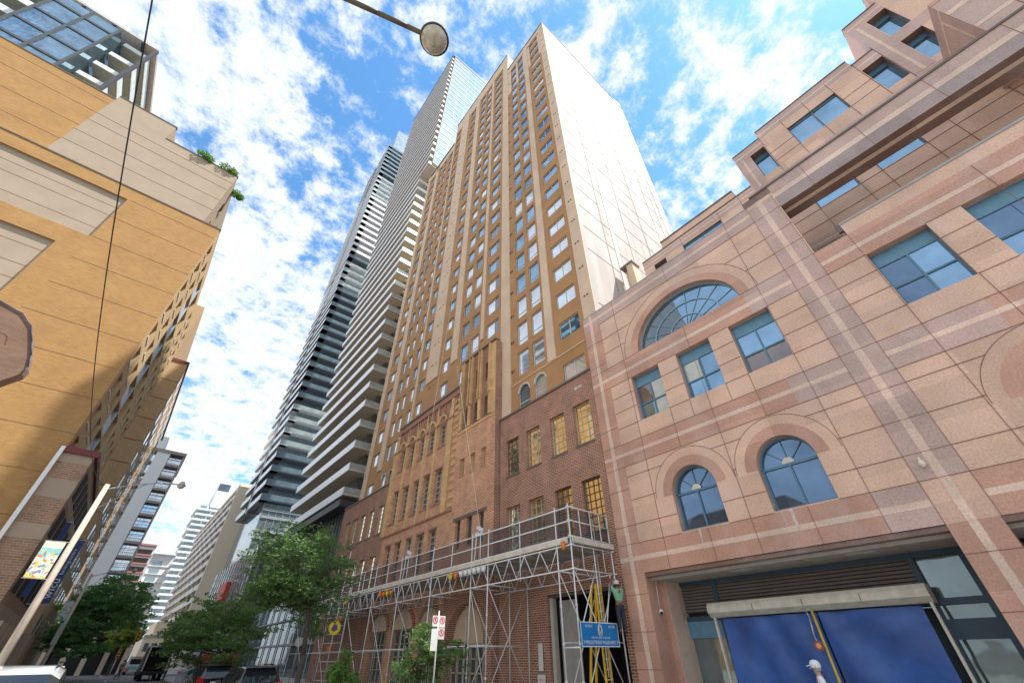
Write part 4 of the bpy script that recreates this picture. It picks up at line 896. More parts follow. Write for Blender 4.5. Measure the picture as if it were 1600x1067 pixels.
for r_ in range(11):
    for j in range(8): b.box(-4.42, -4.36, 57.5 + j * 3.3, 58.9 + j * 3.3, 3.6 + r_ * 2.42, 4.9 + r_ * 2.42, 0)
sep(b, 'window', [GLC], ob)
# podium bay with banded brick
b = MB(); pz = [(GZ, 3.4, 0), (3.4, 4.0, 1), (4.0, 6.9, 0), (6.9, 7.6, 1), (7.6, 9.0, 0), (9.0, 10.0, 1), (10.0, 11.0, 0), (11.0, 11.5, 1)]
for z0, z1, m in pz: gwall(b, MAPY(34.7), -6, -4.4, z0, z1, [], .1, m, m)
pw = [(35.6 + j * 2.3, 37.2 + j * 2.3, z0, z0 + 1.4) for j in range(5) for z0 in (4.6, 7.3, 9.4)]
for z0, z1, m in pz: gwall(b, MAPXP(-4.4), 34.7, 47, z0, z1, [r for r in []], .3, m, m)
b.poly([(-6, 34.7, 11.5), (-4.4, 34.7, 11.5), (-4.4, 47, 11.5), (-6, 47, 11.5)], 1); b.poly([(-6, 47, GZ), (-4.4, 47, GZ), (-4.4, 47, 11.5), (-6, 47, 11.5)], 0)
b.build('podium_bay', [OB2, PNL], ob)
b = MB(); b.box(-6.1, -4.25, 34.55, 47.1, 11.5, 11.85); b.build('podium_cap', mat('dark_red_cap', (.15, .025, .025), .6), ob)
b = MB()
for j in range(5):
    for z0 in (4.6, 7.3, 9.4): b.box(-4.4, -4.37, 35.6 + j * 2.3, 37.2 + j * 2.3, z0, z0 + 1.4)
sep(b, 'podium_window', BLACK, ob)
b = MB()
for j in range(9): b.box(-4.4, -3.9, 35 + j * 2.2, 35.5 + j * 2.2, GZ, 3.3)
sep(b, 'street_fin', PNL, ob)
b = MB(); b.box(-6.05, -5.85, 34.5, 34.68, GZ, 11.8); b.build('downpipe', WHITE, ob)
# roof shrubs on the ledge
LEAF = [mat('leaf_green', (.12, .24, .05), .55, var=.3, vscale=2), mat('leaf_dark_green', (.13, .27, .09), .55, var=.35, vscale=2), mat('leaf_locust', (.10, .185, .055), .5, var=.35, vscale=2)]
LEAF.append(mat('leaf_yellow_green', (.22, .30, .05), .55, var=.3))
for lm in LEAF:
    n = lm.node_tree.nodes; l = lm.node_tree.links; p_ = n['Principled BSDF']; tr_ = n.new('ShaderNodeBsdfTranslucent'); mx_ = n.new('ShaderNodeMixShader'); o_ = [q for q in n if q.type == 'OUTPUT_MATERIAL'][0]
    sc_ = p_.inputs['Base Color'].links[0].from_socket; br = n.new('ShaderNodeMix'); br.data_type = 'RGBA'; br.blend_type = 'MULTIPLY'; br.inputs[0].default_value = 1; br.clamp_result = False
    l.new(sc_, br.inputs[6]); br.inputs[7].default_value = (1.5, 1.5, 1.1, 1); l.new(br.outputs[2], tr_.inputs[0]); mx_.inputs[0].default_value = .42
    l.new(p_.outputs[0], mx_.inputs[1]); l.new(tr_.outputs[0], mx_.inputs[2]); l.new(mx_.outputs[0], o_.inputs[0])
BARK = mat('bark', (.09, .07, .055), .9, var=.3, vscale=8, bump=.5)
def leaves(mb, cs, n, size, rnd, flat=.5):
    for i in range(n):
        cx_, cy_, cz_, rx, ry, rz_ = cs[rnd.randrange(len(cs))]
        while True:
            p = Vector((rnd.uniform(-1, 1), rnd.uniform(-1, 1), rnd.uniform(-1, 1)))
            if .25 < p.length < 1: break
        p = Vector((cx_ + p.x * rx, cy_ + p.y * ry, cz_ + p.z * rz_))
        d = Vector((rnd.uniform(-1, 1), rnd.uniform(-1, 1), rnd.uniform(-.6, .3))).normalized(); u = Vector((rnd.uniform(-1, 1), rnd.uniform(-1, 1), rnd.uniform(-1, 1) * flat)).cross(d).normalized()
        s_ = size * rnd.uniform(.6, 1.5); w2 = s_ * rnd.uniform(.3, .5)
        mb.poly([p - d * s_, p + u * w2 - d * s_ * .2, p + d * s_, p - u * w2 - d * s_ * .2])
for i, (x, y, z, r, lb) in enumerate(((-10.6, 35.45, 41.75, .75, 'green shrub on the roof edge nearer the step of the orange building'), (-8.5, 35.5, 41.75, .8, 'green shrub on the roof corner of the orange building'), (-7.1, 37.5, 41.0, .6, 'small shrub hanging over the street side of the orange building roof'))):
    t = thing('roof_shrub', lb, 'plant', (x, y, z - .2), 0, 'shrubs on the roof edge'); b = MB(); leaves(b, [(x, y, z + .2, r, .5, .5), (x + .5, y, z, r * .7, .4, .4)], 500, .12, random.Random(i)); b.build('foliage', LEAF[0], t)
    b = MB(); [b.tube((x, y, z - .2), (x + dx, y, z + .5), .02, .01, 5) for dx in (-.4, 0, .5)]; b.build('stem', BARK, t)
# near bay with vines at the left edge
nbld = thing('vine_wall_building', 'rounded brown wall end with climbing vines and a blue trim at the left edge', 'building', (-8, 20, GZ))
prf = [(-8.6, 12.35), (-7.4, 11.95), (-6.75, 11.75), (-6.3, 11.35), (-6.0, 10.8), (-5.75, 10.3), (-5.6, 9.85), (-5.62, 9.6), (-5.9, 9.2), (-6.5, 8.3), (-8.6, 5.5)]
b = MB(); b.poly([(x, 20, z) for x, z in prf])
for i in range(len(prf)): a, c = prf[i], prf[(i + 1) % len(prf)]; b.poly([(a[0], 20, a[1]), (c[0], 20, c[1]), (c[0], 20.5, c[1]), (a[0], 20.5, a[1])])
b.poly([(x, 20.5, z) for x, z in reversed(prf)]); b.box(-16, -8.55, 12, 20.5, GZ, 12.35)
b.build('wall', brick('vine_brown_brick', (.24, .145, .095), (.20, .12, .08), (.23, .15, .10)), nbld)
b = MB(); rn = random.Random(5)
for i in range(30):
    x, z = rn.uniform(-8.2, -6.1), rn.uniform(8.4, 11.6); pts = [Vector((x, 19.985, z))]; a = rn.uniform(0, 6.28)
    for k_ in range(10): a += rn.uniform(-.7, .7); q_ = pts[-1] + Vector((math.cos(a) * .12, 0, math.sin(a) * .12)); pts.append(q_)
    if max(p.x for p in pts) < -5.9 and all(p.z < 11.9 + (-7.4 - p.x) * .3 if p.x < -6.8 else p.z < 11.1 for p in pts): b.path(pts, .005, 4)
b.build('vine', mat('vine_stem', (.16, .10, .075), .9), nbld)
b = MB(); b.path([(x, 19.97, z) for x, z in prf[:8]], .02, 6); b.build('trim', mat('blue_trim', (.05, .07, .16), .5), nbld)

# ---------------- condo at top left
cd = thing('glass_condo', 'glass condominium with white balcony bands rising above the orange building at top left', 'building', (-30, 45, 40))
b = MB(); b.box(-45, -26.6, 46.8, 66, 36, 66, 0); b.build('core', glass('condo_glass', (.42, .50, .55), .7, .05, .05), cd)
b = MB()
for i in range(7):
    z = 46.0 + i * 3.1
    b.box(-44, -33.2, 45.2, 46.8, z - .2, z, 1); b.box(-44, -33.2, 45.1, 45.2, z - .2, z + .85, 0)
    b.box(-27.2, -24.9, 45.2, 60, z - .2, z, 1); b.box(-24.95, -24.8, 45.2, 60, z - .2, z + .9, 0); b.box(-27.2, -24.95, 45.1, 45.2, z - .2, z + .5, 0)
b.build('balcony_band', [mat('pale_green_band', (.68, .74, .72), .4), mat('grey_green_soffit', (.34, .34, .28), .8)], cd)
b = MB(); b.box(-33, -27.4, 43.4, 46.8, 44, 64.4, 0)
for z in (47, 50.1, 53.2, 56.3, 59.4, 62.5): b.box(-33.05, -27.35, 43.3, 43.4, z, z + .3, 1)
for x in (-33.05, -30.3, -27.6): b.box(x, x + .25, 43.25, 43.4, 44, 64.6, 1)
b.build('glass_box_bay', [glass('bay_glass', (.22, .33, .42), .8, .03, .08), mat('dark_bay_frame', (.07, .08, .09), .5)], cd)
b = MB(); b.box(-44, -24.4, 44.2, 62, 66.2, 66.6, 0)
for x in (-41, -38, -35, -32, -29, -26): b.box(x, x + .25, 44.2, 46.8, 65.9, 66.2, 1)
b.box(-24.5, -24.2, 44.2, 44.6, 44, 66.2, 1); b.build('roof_slab', [mat('grey_roof_soffit', (.50, .47, .43), .8), mat('dark_roof_beam', (.06, .06, .08), .6)], cd)

# ---------------- grey apartment block
ga = thing('grey_apartment_block', 'grey apartment block with a pale blank strip between two columns of balconies', 'building', (-5, 110, GZ))
WG = mat('pale_grey_strip', (.82, .82, .80), .8, var=.04); DG = mat('brown_grey_concrete', (.36, .30, .26), .85)
b = MB(); b.box(-8.8, -.5, 111.4, 126, GZ, 36.6, 1); b.box(-5.4, -3.1, 110, 111.4, GZ, 36.8, 0); b.box(-8.8, -.35, 109.8, 126, 36.6, 37.2, 1); b.box(-.75, -.45, 110, 111.4, GZ, 36.6, 1); b.box(-7.1, -6.95, 109.9, 111.4, GZ, 37, 0); b.box(-6.9, -4.7, 111, 118, 37.2, 40.2, 0)
b.build('wall', [WG, DG], ga)
b = MB(); b2 = MB(); b3 = MB()
for i in range(14):
    z = 2.4 + i * 2.47; b.box(-3.1, -.75, 110, 111.4, z - .45, z); b.box(-6.95, -5.4, 110.2, 111.4, z - .25, z)
    b2.box(-3.0, -.8, 111.3, 111.38, z, z + 2.0); b2.box(-6.9, -5.4, 111.3, 111.38, z, z + 2.2)
    b3.box(-3.1, -.75, 110.02, 110.06, z + .85, z + .92)
    for j in range(9): b3.box(-3.05 + j * .28, -3.02 + j * .28, 110.02, 110.05, z, z + .85)
    b3.box(-1.95, -1.9, 111.2, 111.3, z, z + 2); b3.box(-2.5, -2.46, 111.2, 111.3, z, z + 2); b3.box(-3.0, -.8, 111.2, 111.3, z + 1.3, z + 1.36)
sep(b, 'balcony', DG, ga); sep(b2, 'balcony_glass', GLC, ga); b3.build('railing', mat('dark_rail', (.08, .08, .09), .5), ga)

# ================================================================== STREET LAMPS, POLES, WIRE
POLE = mat('concrete_pole', (.60, .52, .42), .8, var=.1, vscale=3); GALV = mat('galvanised_arm', (.42, .42, .40), .45, .4); BRZ = mat('weathered_bronze_arm', (.10, .075, .04), .6)
def lamp(x, y, zt, ax, az, label, arm_m, banner=None, group='street lamps on the left kerb', hy=0):
    t = thing('street_lamp', label, 'street lamp', (x, y, GZ), 0, group)
    b = MB(); b.tube((x, y, GZ + .1), (x, y, zt), .17, .11, 12); b.build('pole', POLE, t)
    b = MB(); pts = [Vector((x + (ax - x) * s_, y + hy * s_, zt - .25 + (az - zt + .25) * math.sin(s_ * math.pi / 2))) for s_ in [i / 8 for i in range(9)]]
    b.path(pts, .035, 8); b.tube((x, y, zt - 1.3), pts[4], .022, n=6); b.build('arm', arm_m, t)
    c = pts[-1]; h = MB(); h.lathe(c, [(.02, .2), (.09, .18), (.13, .08), (.19, .02), (.215, -.02), (.2, -.03)], 24); hd = h.build('lamp_head', arm_m, t)
    h = MB(); h.lathe(c, [(.19, -.03), (.175, -.10), (.12, -.17), (.05, -.2), (.001, -.205)], 24); h.lathe(c + Vector((0, 0, -.2)), [(.045, 0), (.03, -.02), (.001, -.02)], 12); h.build('globe', mat('lamp_refractor', (.42, .36, .27), .25, var=.35, vscale=9, coat=.5), hd)
    return t
l1 = lamp(-2.7, 30.1, 9.0, .34, 9.6, 'concrete street lamp pole with a colourful banner near the orange building', GALV)
l2 = lamp(-2.75, 60.5, 8.4, .3, 8.95, 'farther concrete lamp pole with a small teal and orange banner', GALV)
l0 = lamp(-2.7, 3.1, 8.7, .40, 8.75, 'street lamp arm and round head seen overhead against the sky', BRZ, hy=-.95)
b = MB(); pts = []
for i in range(33):
    s_ = i / 32; y = 3.1 + 27 * s_; pts.append((-2.7 + .02, y, 8.55 + .4 * s_ - 1.62 * 4 * s_ * (1 - s_) * (1 - .25 * (1 - s_))))
w0 = tag(b.path(pts, .011, 6).build('overhead_wire', mat('black_cable', (.02, .02, .02), .6)), 'thin black wire sagging between the two left lamp poles', 'wire')
for lam, x0, x1, y, z0, z1, pal in ((l1, -3.62, -2.9, 30.0, 4.65, 6.15, ((.85, .80, .62), (.80, .62, .12), (.75, .28, .08), (.30, .60, .60), (.25, .30, .55))), (l2, -3.5, -2.88, 60.3, 4.65, 6.1, ((.45, .65, .65), (.06, .32, .36), (.70, .38, .16), (.62, .58, .50), (.20, .12, .08)))):
    t = thing('street_banner', 'cream and orange patterned banner on the near lamp pole' if lam is l1 else 'teal and orange banner on the farther lamp pole', 'banner', (x0, y, z0), 0, 'banners on the lamp poles')
    b = MB(); b.box(x0, x1, y - .012, y, z0, z1, 0); rb = random.Random(4 if lam is l1 else 8)
    for i in range(60):
        u, v = rb.uniform(x0 + .04, x1 - .06), rb.uniform(z0 + .03, z0 + (z1 - z0) * .72); s_ = rb.uniform(.03, .11)
        b.obox((u, y - .014 - i * .0001, v), (s_ * math.cos(i), 0, s_ * math.sin(i)), (0, .001, 0), (-.45 * s_ * math.sin(i), 0, .45 * s_ * math.cos(i)), rb.choice((1, 2, 3, 4, 0)))
    for (v0, v1, m_) in ((0, .05, 1), (.62, .82, 3)): b.box(x0, x1, y - .0135, y - .012, z0 + (z1 - z0) * v0, z0 + (z1 - z0) * v1, m_)
    b.build('cloth', [mat('banner%s%d' % ('a' if lam is l1 else 'b', i), c, .8, var=.1) for i, c in enumerate(pal)], t)
    b = MB(); b.tube((x0 - .05, y, z1 + .02), (-2.7, y, z1 + .02), .015); b.tube((x0 - .05, y, z0 - .02), (-2.7, y, z0 - .02), .015); sep(b, 'bracket', GALV, t)
bx_ = MB(); bx_.box(-2.98, -2.6, 60.2, 60.5, 2.9, 4.4); tag(bx_.build('pole_cabinet', mat('grey_cabinet', (.36, .37, .36), .6)), 'grey metal cabinet fixed on the farther lamp pole', 'cabinet')
# blue vertical bank sign
bsn = thing('blue_blade_sign', 'tall dark blue blade sign with white vertical lettering on the street front', 'sign', (-4.2, 44, 5))
NAVY = mat('navy_sign', (.015, .05, .20), .4); b = MB(); b.box(-4.2, -3.35, 43.95, 44.2, 4.7, 8.5); b.build('panel', NAVY, bsn)
TW = (R(90), R(-90), 0)
text('wfcu', .62, (-3.62, 43.93, 5.55), TW, mat('sign_white', (.8, .8, .8), .5), bsn); text('banking.centre', .27, (-3.58, 43.93, 7.15), TW, MATS['sign_white'], bsn)
b = MB(); b.box(-4.4, -3.3, 44.0, 44.15, 8.5, 8.56); b.box(-4.4, -3.3, 44.0, 44.15, 4.62, 4.68); sep(b, 'bracket', GALV, bsn)
b2s = thing('blue_blade_sign', 'second dark blue blade sign behind the banner pole on the brick podium', 'sign', (-4.6, 40, 5))
b = MB(); b.box(-4.75, -4.15, 39.95, 40.15, 4.7, 8.8); b.build('panel', NAVY, b2s); b = MB(); b.box(-4.8, -4.1, 40, 40.1, 8.8, 8.86); b.build('bracket', GALV, b2s)

# ================================================================== SCAFFOLD
AL = mat('aluminium_tube', (.74, .74, .72), .4, .2, var=.1, vscale=5); PLY = mat('plywood_fascia', (.66, .60, .50), .7, var=.15, vscale=2); YEL = mat('yellow_coupler', (.75, .50, .02), .5)
NET = mat('black_debris_mesh', (.06, .06, .07), .8, alpha=.36)
scf = thing('scaffold', 'aluminium scaffold with a boarded deck and black mesh guard along the brick front', 'scaffold', (13.25, 12.2, GZ))
FXs, BX = 13.25, 15.75; ZD, ZC, ZR = 5.25, 4.3, 6.65
std = [12.15, 12.95, 17.7, 19.1, 23.0, 26.9, 30.6, 34.6, 36.4, 41.0, 46.0]
for y in std:
    b = MB(); b.tube((FXs, y, GZ + .1), (FXs, y, ZR + (.1 if y < 34 else 0)), .03, n=8); b.tube((BX, y, GZ + .1), (BX, y, ZR if y < 13 else ZD), .03, n=8)
    for z in (.9, 1.95, 3.1, 4.3): b.tube((FXs, y, z - .03), (FXs, y, z + .03), .05, n=8)
    b.build('standard', AL, scf)
b = MB()
for y in (15.3, 21.0, 25.0, 28.8, 32.6, 38.5, 43.5): b.tube((FXs, y, ZC - .1), (FXs, y, ZR), .026, n=6)
for x in (13.9, 14.6, 15.2, 15.75): b.tube((x, 12.15, ZC if x != 14.6 else 1.0), (x, 12.15, ZR), .024, n=6)
sep(b, 'guard_post', AL, scf)
b = MB()
for z in (5.45, 6.05, 6.6): b.tube((FXs, 12.0, z), (FXs, 46.2, z), .03, n=6); b.tube((FXs - .1, 12.15, z + .03), (BX + .1, 12.15, z + .03), .03, n=6)
sep(b, 'guard_rail', AL, scf)
b = MB()
for X in (FXs, BX):
    for z in (ZC, ZD - .1): b.tube((X, 12.0, z), (X, 46.2, z), .028, n=6)
    y = 12.95; k = 0
    while y < 45.5: b.tube((X, y, ZC if k % 2 else ZD - .1), (X, y + .52, ZD - .1 if k % 2 else ZC), .022, n=5); y += .52; k += 1
for z in (ZC, ZD - .1): b.tube((FXs - .1, 12.15, z), (BX + .2, 12.15, z), .028, n=6)
b.build('truss', AL, scf)
b = MB()
for y in std[:-1]: b.tube((FXs, y, ZC), (BX, y, ZC), .024, n=6); b.tube((FXs, y, 2.0), (BX, y, 2.0), .02, n=6)
for a, c, X in ((12.95, 17.7, FXs),): pass
for (y0, y1) in ((17.7, 19.1), (26.9, 30.6), (30.6, 34.6), (36.4, 41.0), (41.0, 46.0)):
    b.tube((FXs, y0, .1), (FXs, y1, ZC), .02, n=5); 
for y in (12.15, 12.95, 17.7, 19.1, 26.9): b.tube((FXs, y, .2), (BX, y, ZC), .02, n=5); b.tube((BX, y, .2), (FXs, y, ZC), .02, n=5)
b.tube((FXs, 12.2, 2.0), (14.55, 12.2, 4.25), .024, n=6); b.tube((14.6, 12.1, 1.95), (15.4, 12.1, 4.25), .024, n=6)
b.tube((FXs, 17.7, 2.02), (FXs, 46, 2.02), .02, n=5); b.tube((FXs, 12.15, 1.85), (FXs, 12.95, 1.85), .03, n=6); b.tube((FXs, 12.15, .5), (FXs, 12.95, .5), .03, n=6)
sep(b, 'brace', AL, scf)
b = MB(); b.box(FXs - .04, FXs - .01, 12.3, 46, ZD - .02, ZD + .17); b.box(FXs, BX + .1, 12.02, 12.08, ZD - .02, ZD + .17); b.build('toe_board', PLY, scf)
b = MB()
for i in range(11): b.box(FXs + .05 + i * .235, FXs + .26 + i * .235, 12.1, 46.1, ZD - .06, ZD, 0)
for i in range(28): b.box(FXs, BX, 12.5 + i * 1.22, 12.58 + i * 1.22, ZD - .16, ZD - .06, 1)
b.build('deck', [mat('weathered_deck_board', (.30, .25, .19), .85, var=.2), mat('deck_joist', (.38, .36, .33), .6)], scf)
b = MB(); b.tube((FXs + .15, 13.3, ZD + .28), (FXs + .2, 16.8, ZD + .22), .09, n=8); b.tube((FXs + .25, 21.5, ZD + .2), (FXs + .25, 24.5, ZD + .2), .1, n=8); b.build('rolled_sheeting', mat('rolled_pale_sheet', (.72, .60, .50), .7, var=.3, vscale=5), scf)
b = MB(); b.box(FXs + .02, FXs + .03, 12.3, 46, ZD + .25, 6.6); b.box(FXs + .1, BX, 12.2, 12.21, ZD + .25, 6.6)
b.build('debris_mesh', NET, scf)
b = MB()
for y in (12.15, 12.95, 17.7, 26.9): b.box(FXs - .09, FXs + .09, y - .09, y + .09, .42, .58)
b.box(15.3, 15.5, 12.06, 12.24, .42, .58); sep(b, 'yellow_coupler', YEL, scf)
b = MB()   # access tower
for y in (34.6, 36.4):
    for x in (12.6, FXs): b.tube((x, y, GZ), (x, y, 8.2 if x == 12.6 else 7.3), .026, n=6)
for z in [0.5 + .5 * i for i in range(14)]: b.tube((12.6, 34.6, z), (12.6, 36.4, z), .018, n=5); b.tube((12.6, 34.6, z), (FXs, 34.6, z), .018, n=5)
b.build('access_tower', AL, scf)
for i, (y, z, m, r) in enumerate(((12.45, 5.12, 'orange', .09), (20.3, 4.95, 'orange', .11), (20.75, 4.95, 'yellow', .1), (27.6, 4.85, 'orange', .1), (28.1, 4.85, 'yellow', .1), (28.6, 4.85, 'orange', .1), (29.1, 4.85, 'orange', .1), (35.3, 3.9, 'orange', .18), (34.9, 4.9, 'yellow', .12), (36.2, 2.2, 'orange', .2))):  # coloured plastic buckets with rim and handle
    b = MB(); b.tube((0, 0, -.13), (0, 0, .13), r * .8, r, 12); b.tube((0, 0, .13), (0, 0, .15), r * 1.12, r * 1.12, 12)
    for a in range(8): b.tube((r * math.cos(a * math.pi / 7) * 1.0, 0, .13 + r * 1.1 * math.sin(a * math.pi / 7)), (r * math.cos((a + 1) * math.pi / 7), 0, .13 + r * 1.1 * math.sin((a + 1) * math.pi / 7)), .008, n=4) if a < 7 else None
    o = b.build('coloured_bucket', mat(m + '_plastic', (.8, .2, .02) if m == 'orange' else (.75, .55, .02), .35)); o.location = (FXs - .15, y, z)
    where = ('at the near corner of the scaffold deck', 'hanging right of the white buckets', 'beside the orange bucket in the middle of the scaffold', 'nearest of the cluster on the truss left of the middle', 'second of the cluster on the left truss', 'third of the cluster on the left truss', 'farthest of the cluster on the left truss', 'low on the access ladder tower', 'high on the access ladder tower', 'at the foot of the access ladder tower')[i]
    tag(o, m + ' plastic bucket ' + where, 'bucket', 'coloured buckets hung on the scaffold')
for i in range(6):
    b = MB(); b.tube((0, 0, -.12), (0, 0, .12), .1, .12, 12); b.tube((0, 0, .12), (0, 0, .14), .13, .13, 12); o = b.build('white_bucket', WHITE); o.location = (FXs - .12, 17.9 + i * .38, 4.98); tag(o, ['first white bucket beside the yellow bucket on the scaffold', 'second', 'third', 'fourth', 'fifth', 'last white bucket nearest the scaffold corner'][5 - i] if i in (0, 5) else ['', 'second to last', 'third to last', 'third', 'second'][i] + ' white bucket in the row counted from the yellow bucket', 'bucket', 'white buckets under the deck')
# hoist motors
for i, y in enumerate((18.6, 26.3)):
    t = thing('rope_hoist', ['white rope hoist standing on the scaffold in front of the stair tower', 'white rope hoist below the long suspended rope left of the middle'][i], 'hoist', (FXs + .1, y, ZD), 0, 'rope hoists')
    b = MB(); [b.tube((FXs + .1 + dx, y + dy, ZD), (FXs + .1 + dx * .7, y + dy * .7, 6.7), .025, n=6) for dx in (-.12, .12) for dy in (-.25, .25)]; b.build('frame', WHITE, t)
    b = MB(); b.tube((FXs, y - .12, 6.85), (FXs + .2, y - .12, 6.85), .12, n=12); b.tube((FXs, y + .1, 7.0), (FXs + .2, y + .1, 7.0), .1, n=12); b.box(FXs, FXs + .2, y - .2, y + .3, 6.62, 6.8); b.build('motor', mat('pale_motor', (.7, .71, .72), .4), t)
    rp = MB(); rp.tube((FXs + .1, y, 6.9), (15.4 if i == 0 else 15.9, 25.9 if i == 0 else 29.0, 22.2 if i == 0 else 34.0), .02, n=5); tag(rp.build('hoist_rope', mat('cream_rope', (.70, .62, .45), .8)), ['cream rope rising past the stair tower', 'long cream rope rising up the ochre tower'][i], 'rope')
# big sign on scaffold end
ps = thing('walkway_sign', 'blue pedestrian walkway sign fixed to the end of the scaffold', 'sign', (14.3, 12.05, 2.2))
b = MB(); b.box(13.22, 15.32, 12.03, 12.06, 1.86, 2.6, 0); b.box(13.22, 15.32, 12.026, 12.03, 2.57, 2.6, 1); b.box(13.22, 15.32, 12.026, 12.03, 1.86, 1.89, 1); b.box(13.22, 13.25, 12.026, 12.03, 1.89, 2.57, 1); b.box(15.29, 15.32, 12.026, 12.03, 1.89, 2.57, 1)
b.build('board', [mat('sign_blue', (.01, .22, .55), .4), mat('sign_white', (.8, .8, .8), .5)], ps)
SW = MATS['sign_white']
text('PEDESTRIAN WALKWAY', .15, (14.27, 12.024, 1.99), FY, SW, ps); text('FOR YOUR SAFETY PLEASE USE', .075, (14.27, 12.024, 2.13), FY, SW, ps)
text('ACCESS', .11, (13.66, 12.024, 2.47), FY, SW, ps); text('ACCESS', .11, (14.95, 12.024, 2.47), FY, SW, ps)
for x in (13.36, 15.2): text('v', .2, (x, 12.024, 2.02), FY, SW, ps)
b = MB(); b.poly([(14.27 + .13 * math.cos(i * math.pi / 12), 12.022, 2.36 + .19 * math.sin(i * math.pi / 12)) for i in range(24)], 0)
b.poly([(14.27 + .025 * math.cos(i * math.pi / 6), 12.018, 2.49 + .025 * math.sin(i * math.pi / 6)) for i in range(12)], 1); b.box(14.24, 14.3, 12.016, 12.02, 2.33, 2.46, 1); b.obox((14.24, 12.017, 2.26), (.012, 0, .004), (0, .002, 0), (-.02, 0, .08), 1); b.obox((14.31, 12.017, 2.26), (.012, 0, -.004), (0, .002, 0), (.02, 0, .08), 1); b.obox((14.32, 12.017, 2.4), (.008, 0, .0), (0, .002, 0), (.02, 0, .06), 1)
b.build('walker_symbol', [SW, mat('symbol_dark', (.03, .07, .04), .5)], ps)
# ladder
ld = thing('yellow_ladder', 'yellow fibreglass step ladder standing at the garage under the scaffold', 'ladder', (14.9, 12.4, GZ))
b = MB(); b.obox((14.98, 12.6, 1.85), (.024, 0, 0), (0, .035, 0), (.02, 0, 2.1), 0); b.obox((15.28, 12.6, 1.85), (.024, 0, 0), (0, .035, 0), (-.0, 0, 2.1), 0); b.obox((15.3, 13.2, 1.85), (.02, 0, 0), (0, .05, 0), (-.0, -.35, 2.1), 0); b.obox((15.0, 13.2, 1.85), (.02, 0, 0), (0, .05, 0), (.02, -.35, 2.1), 0); b.build('rail', mat('yellow_fibreglass', (.80, .50, .02), .4), ld)
b = MB(); [b.box(14.98, 15.28, 12.55, 12.65, z, z + .03) for z in [0.0 + .3 * i for i in range(13)]]; b.build('rung', AL, ld)

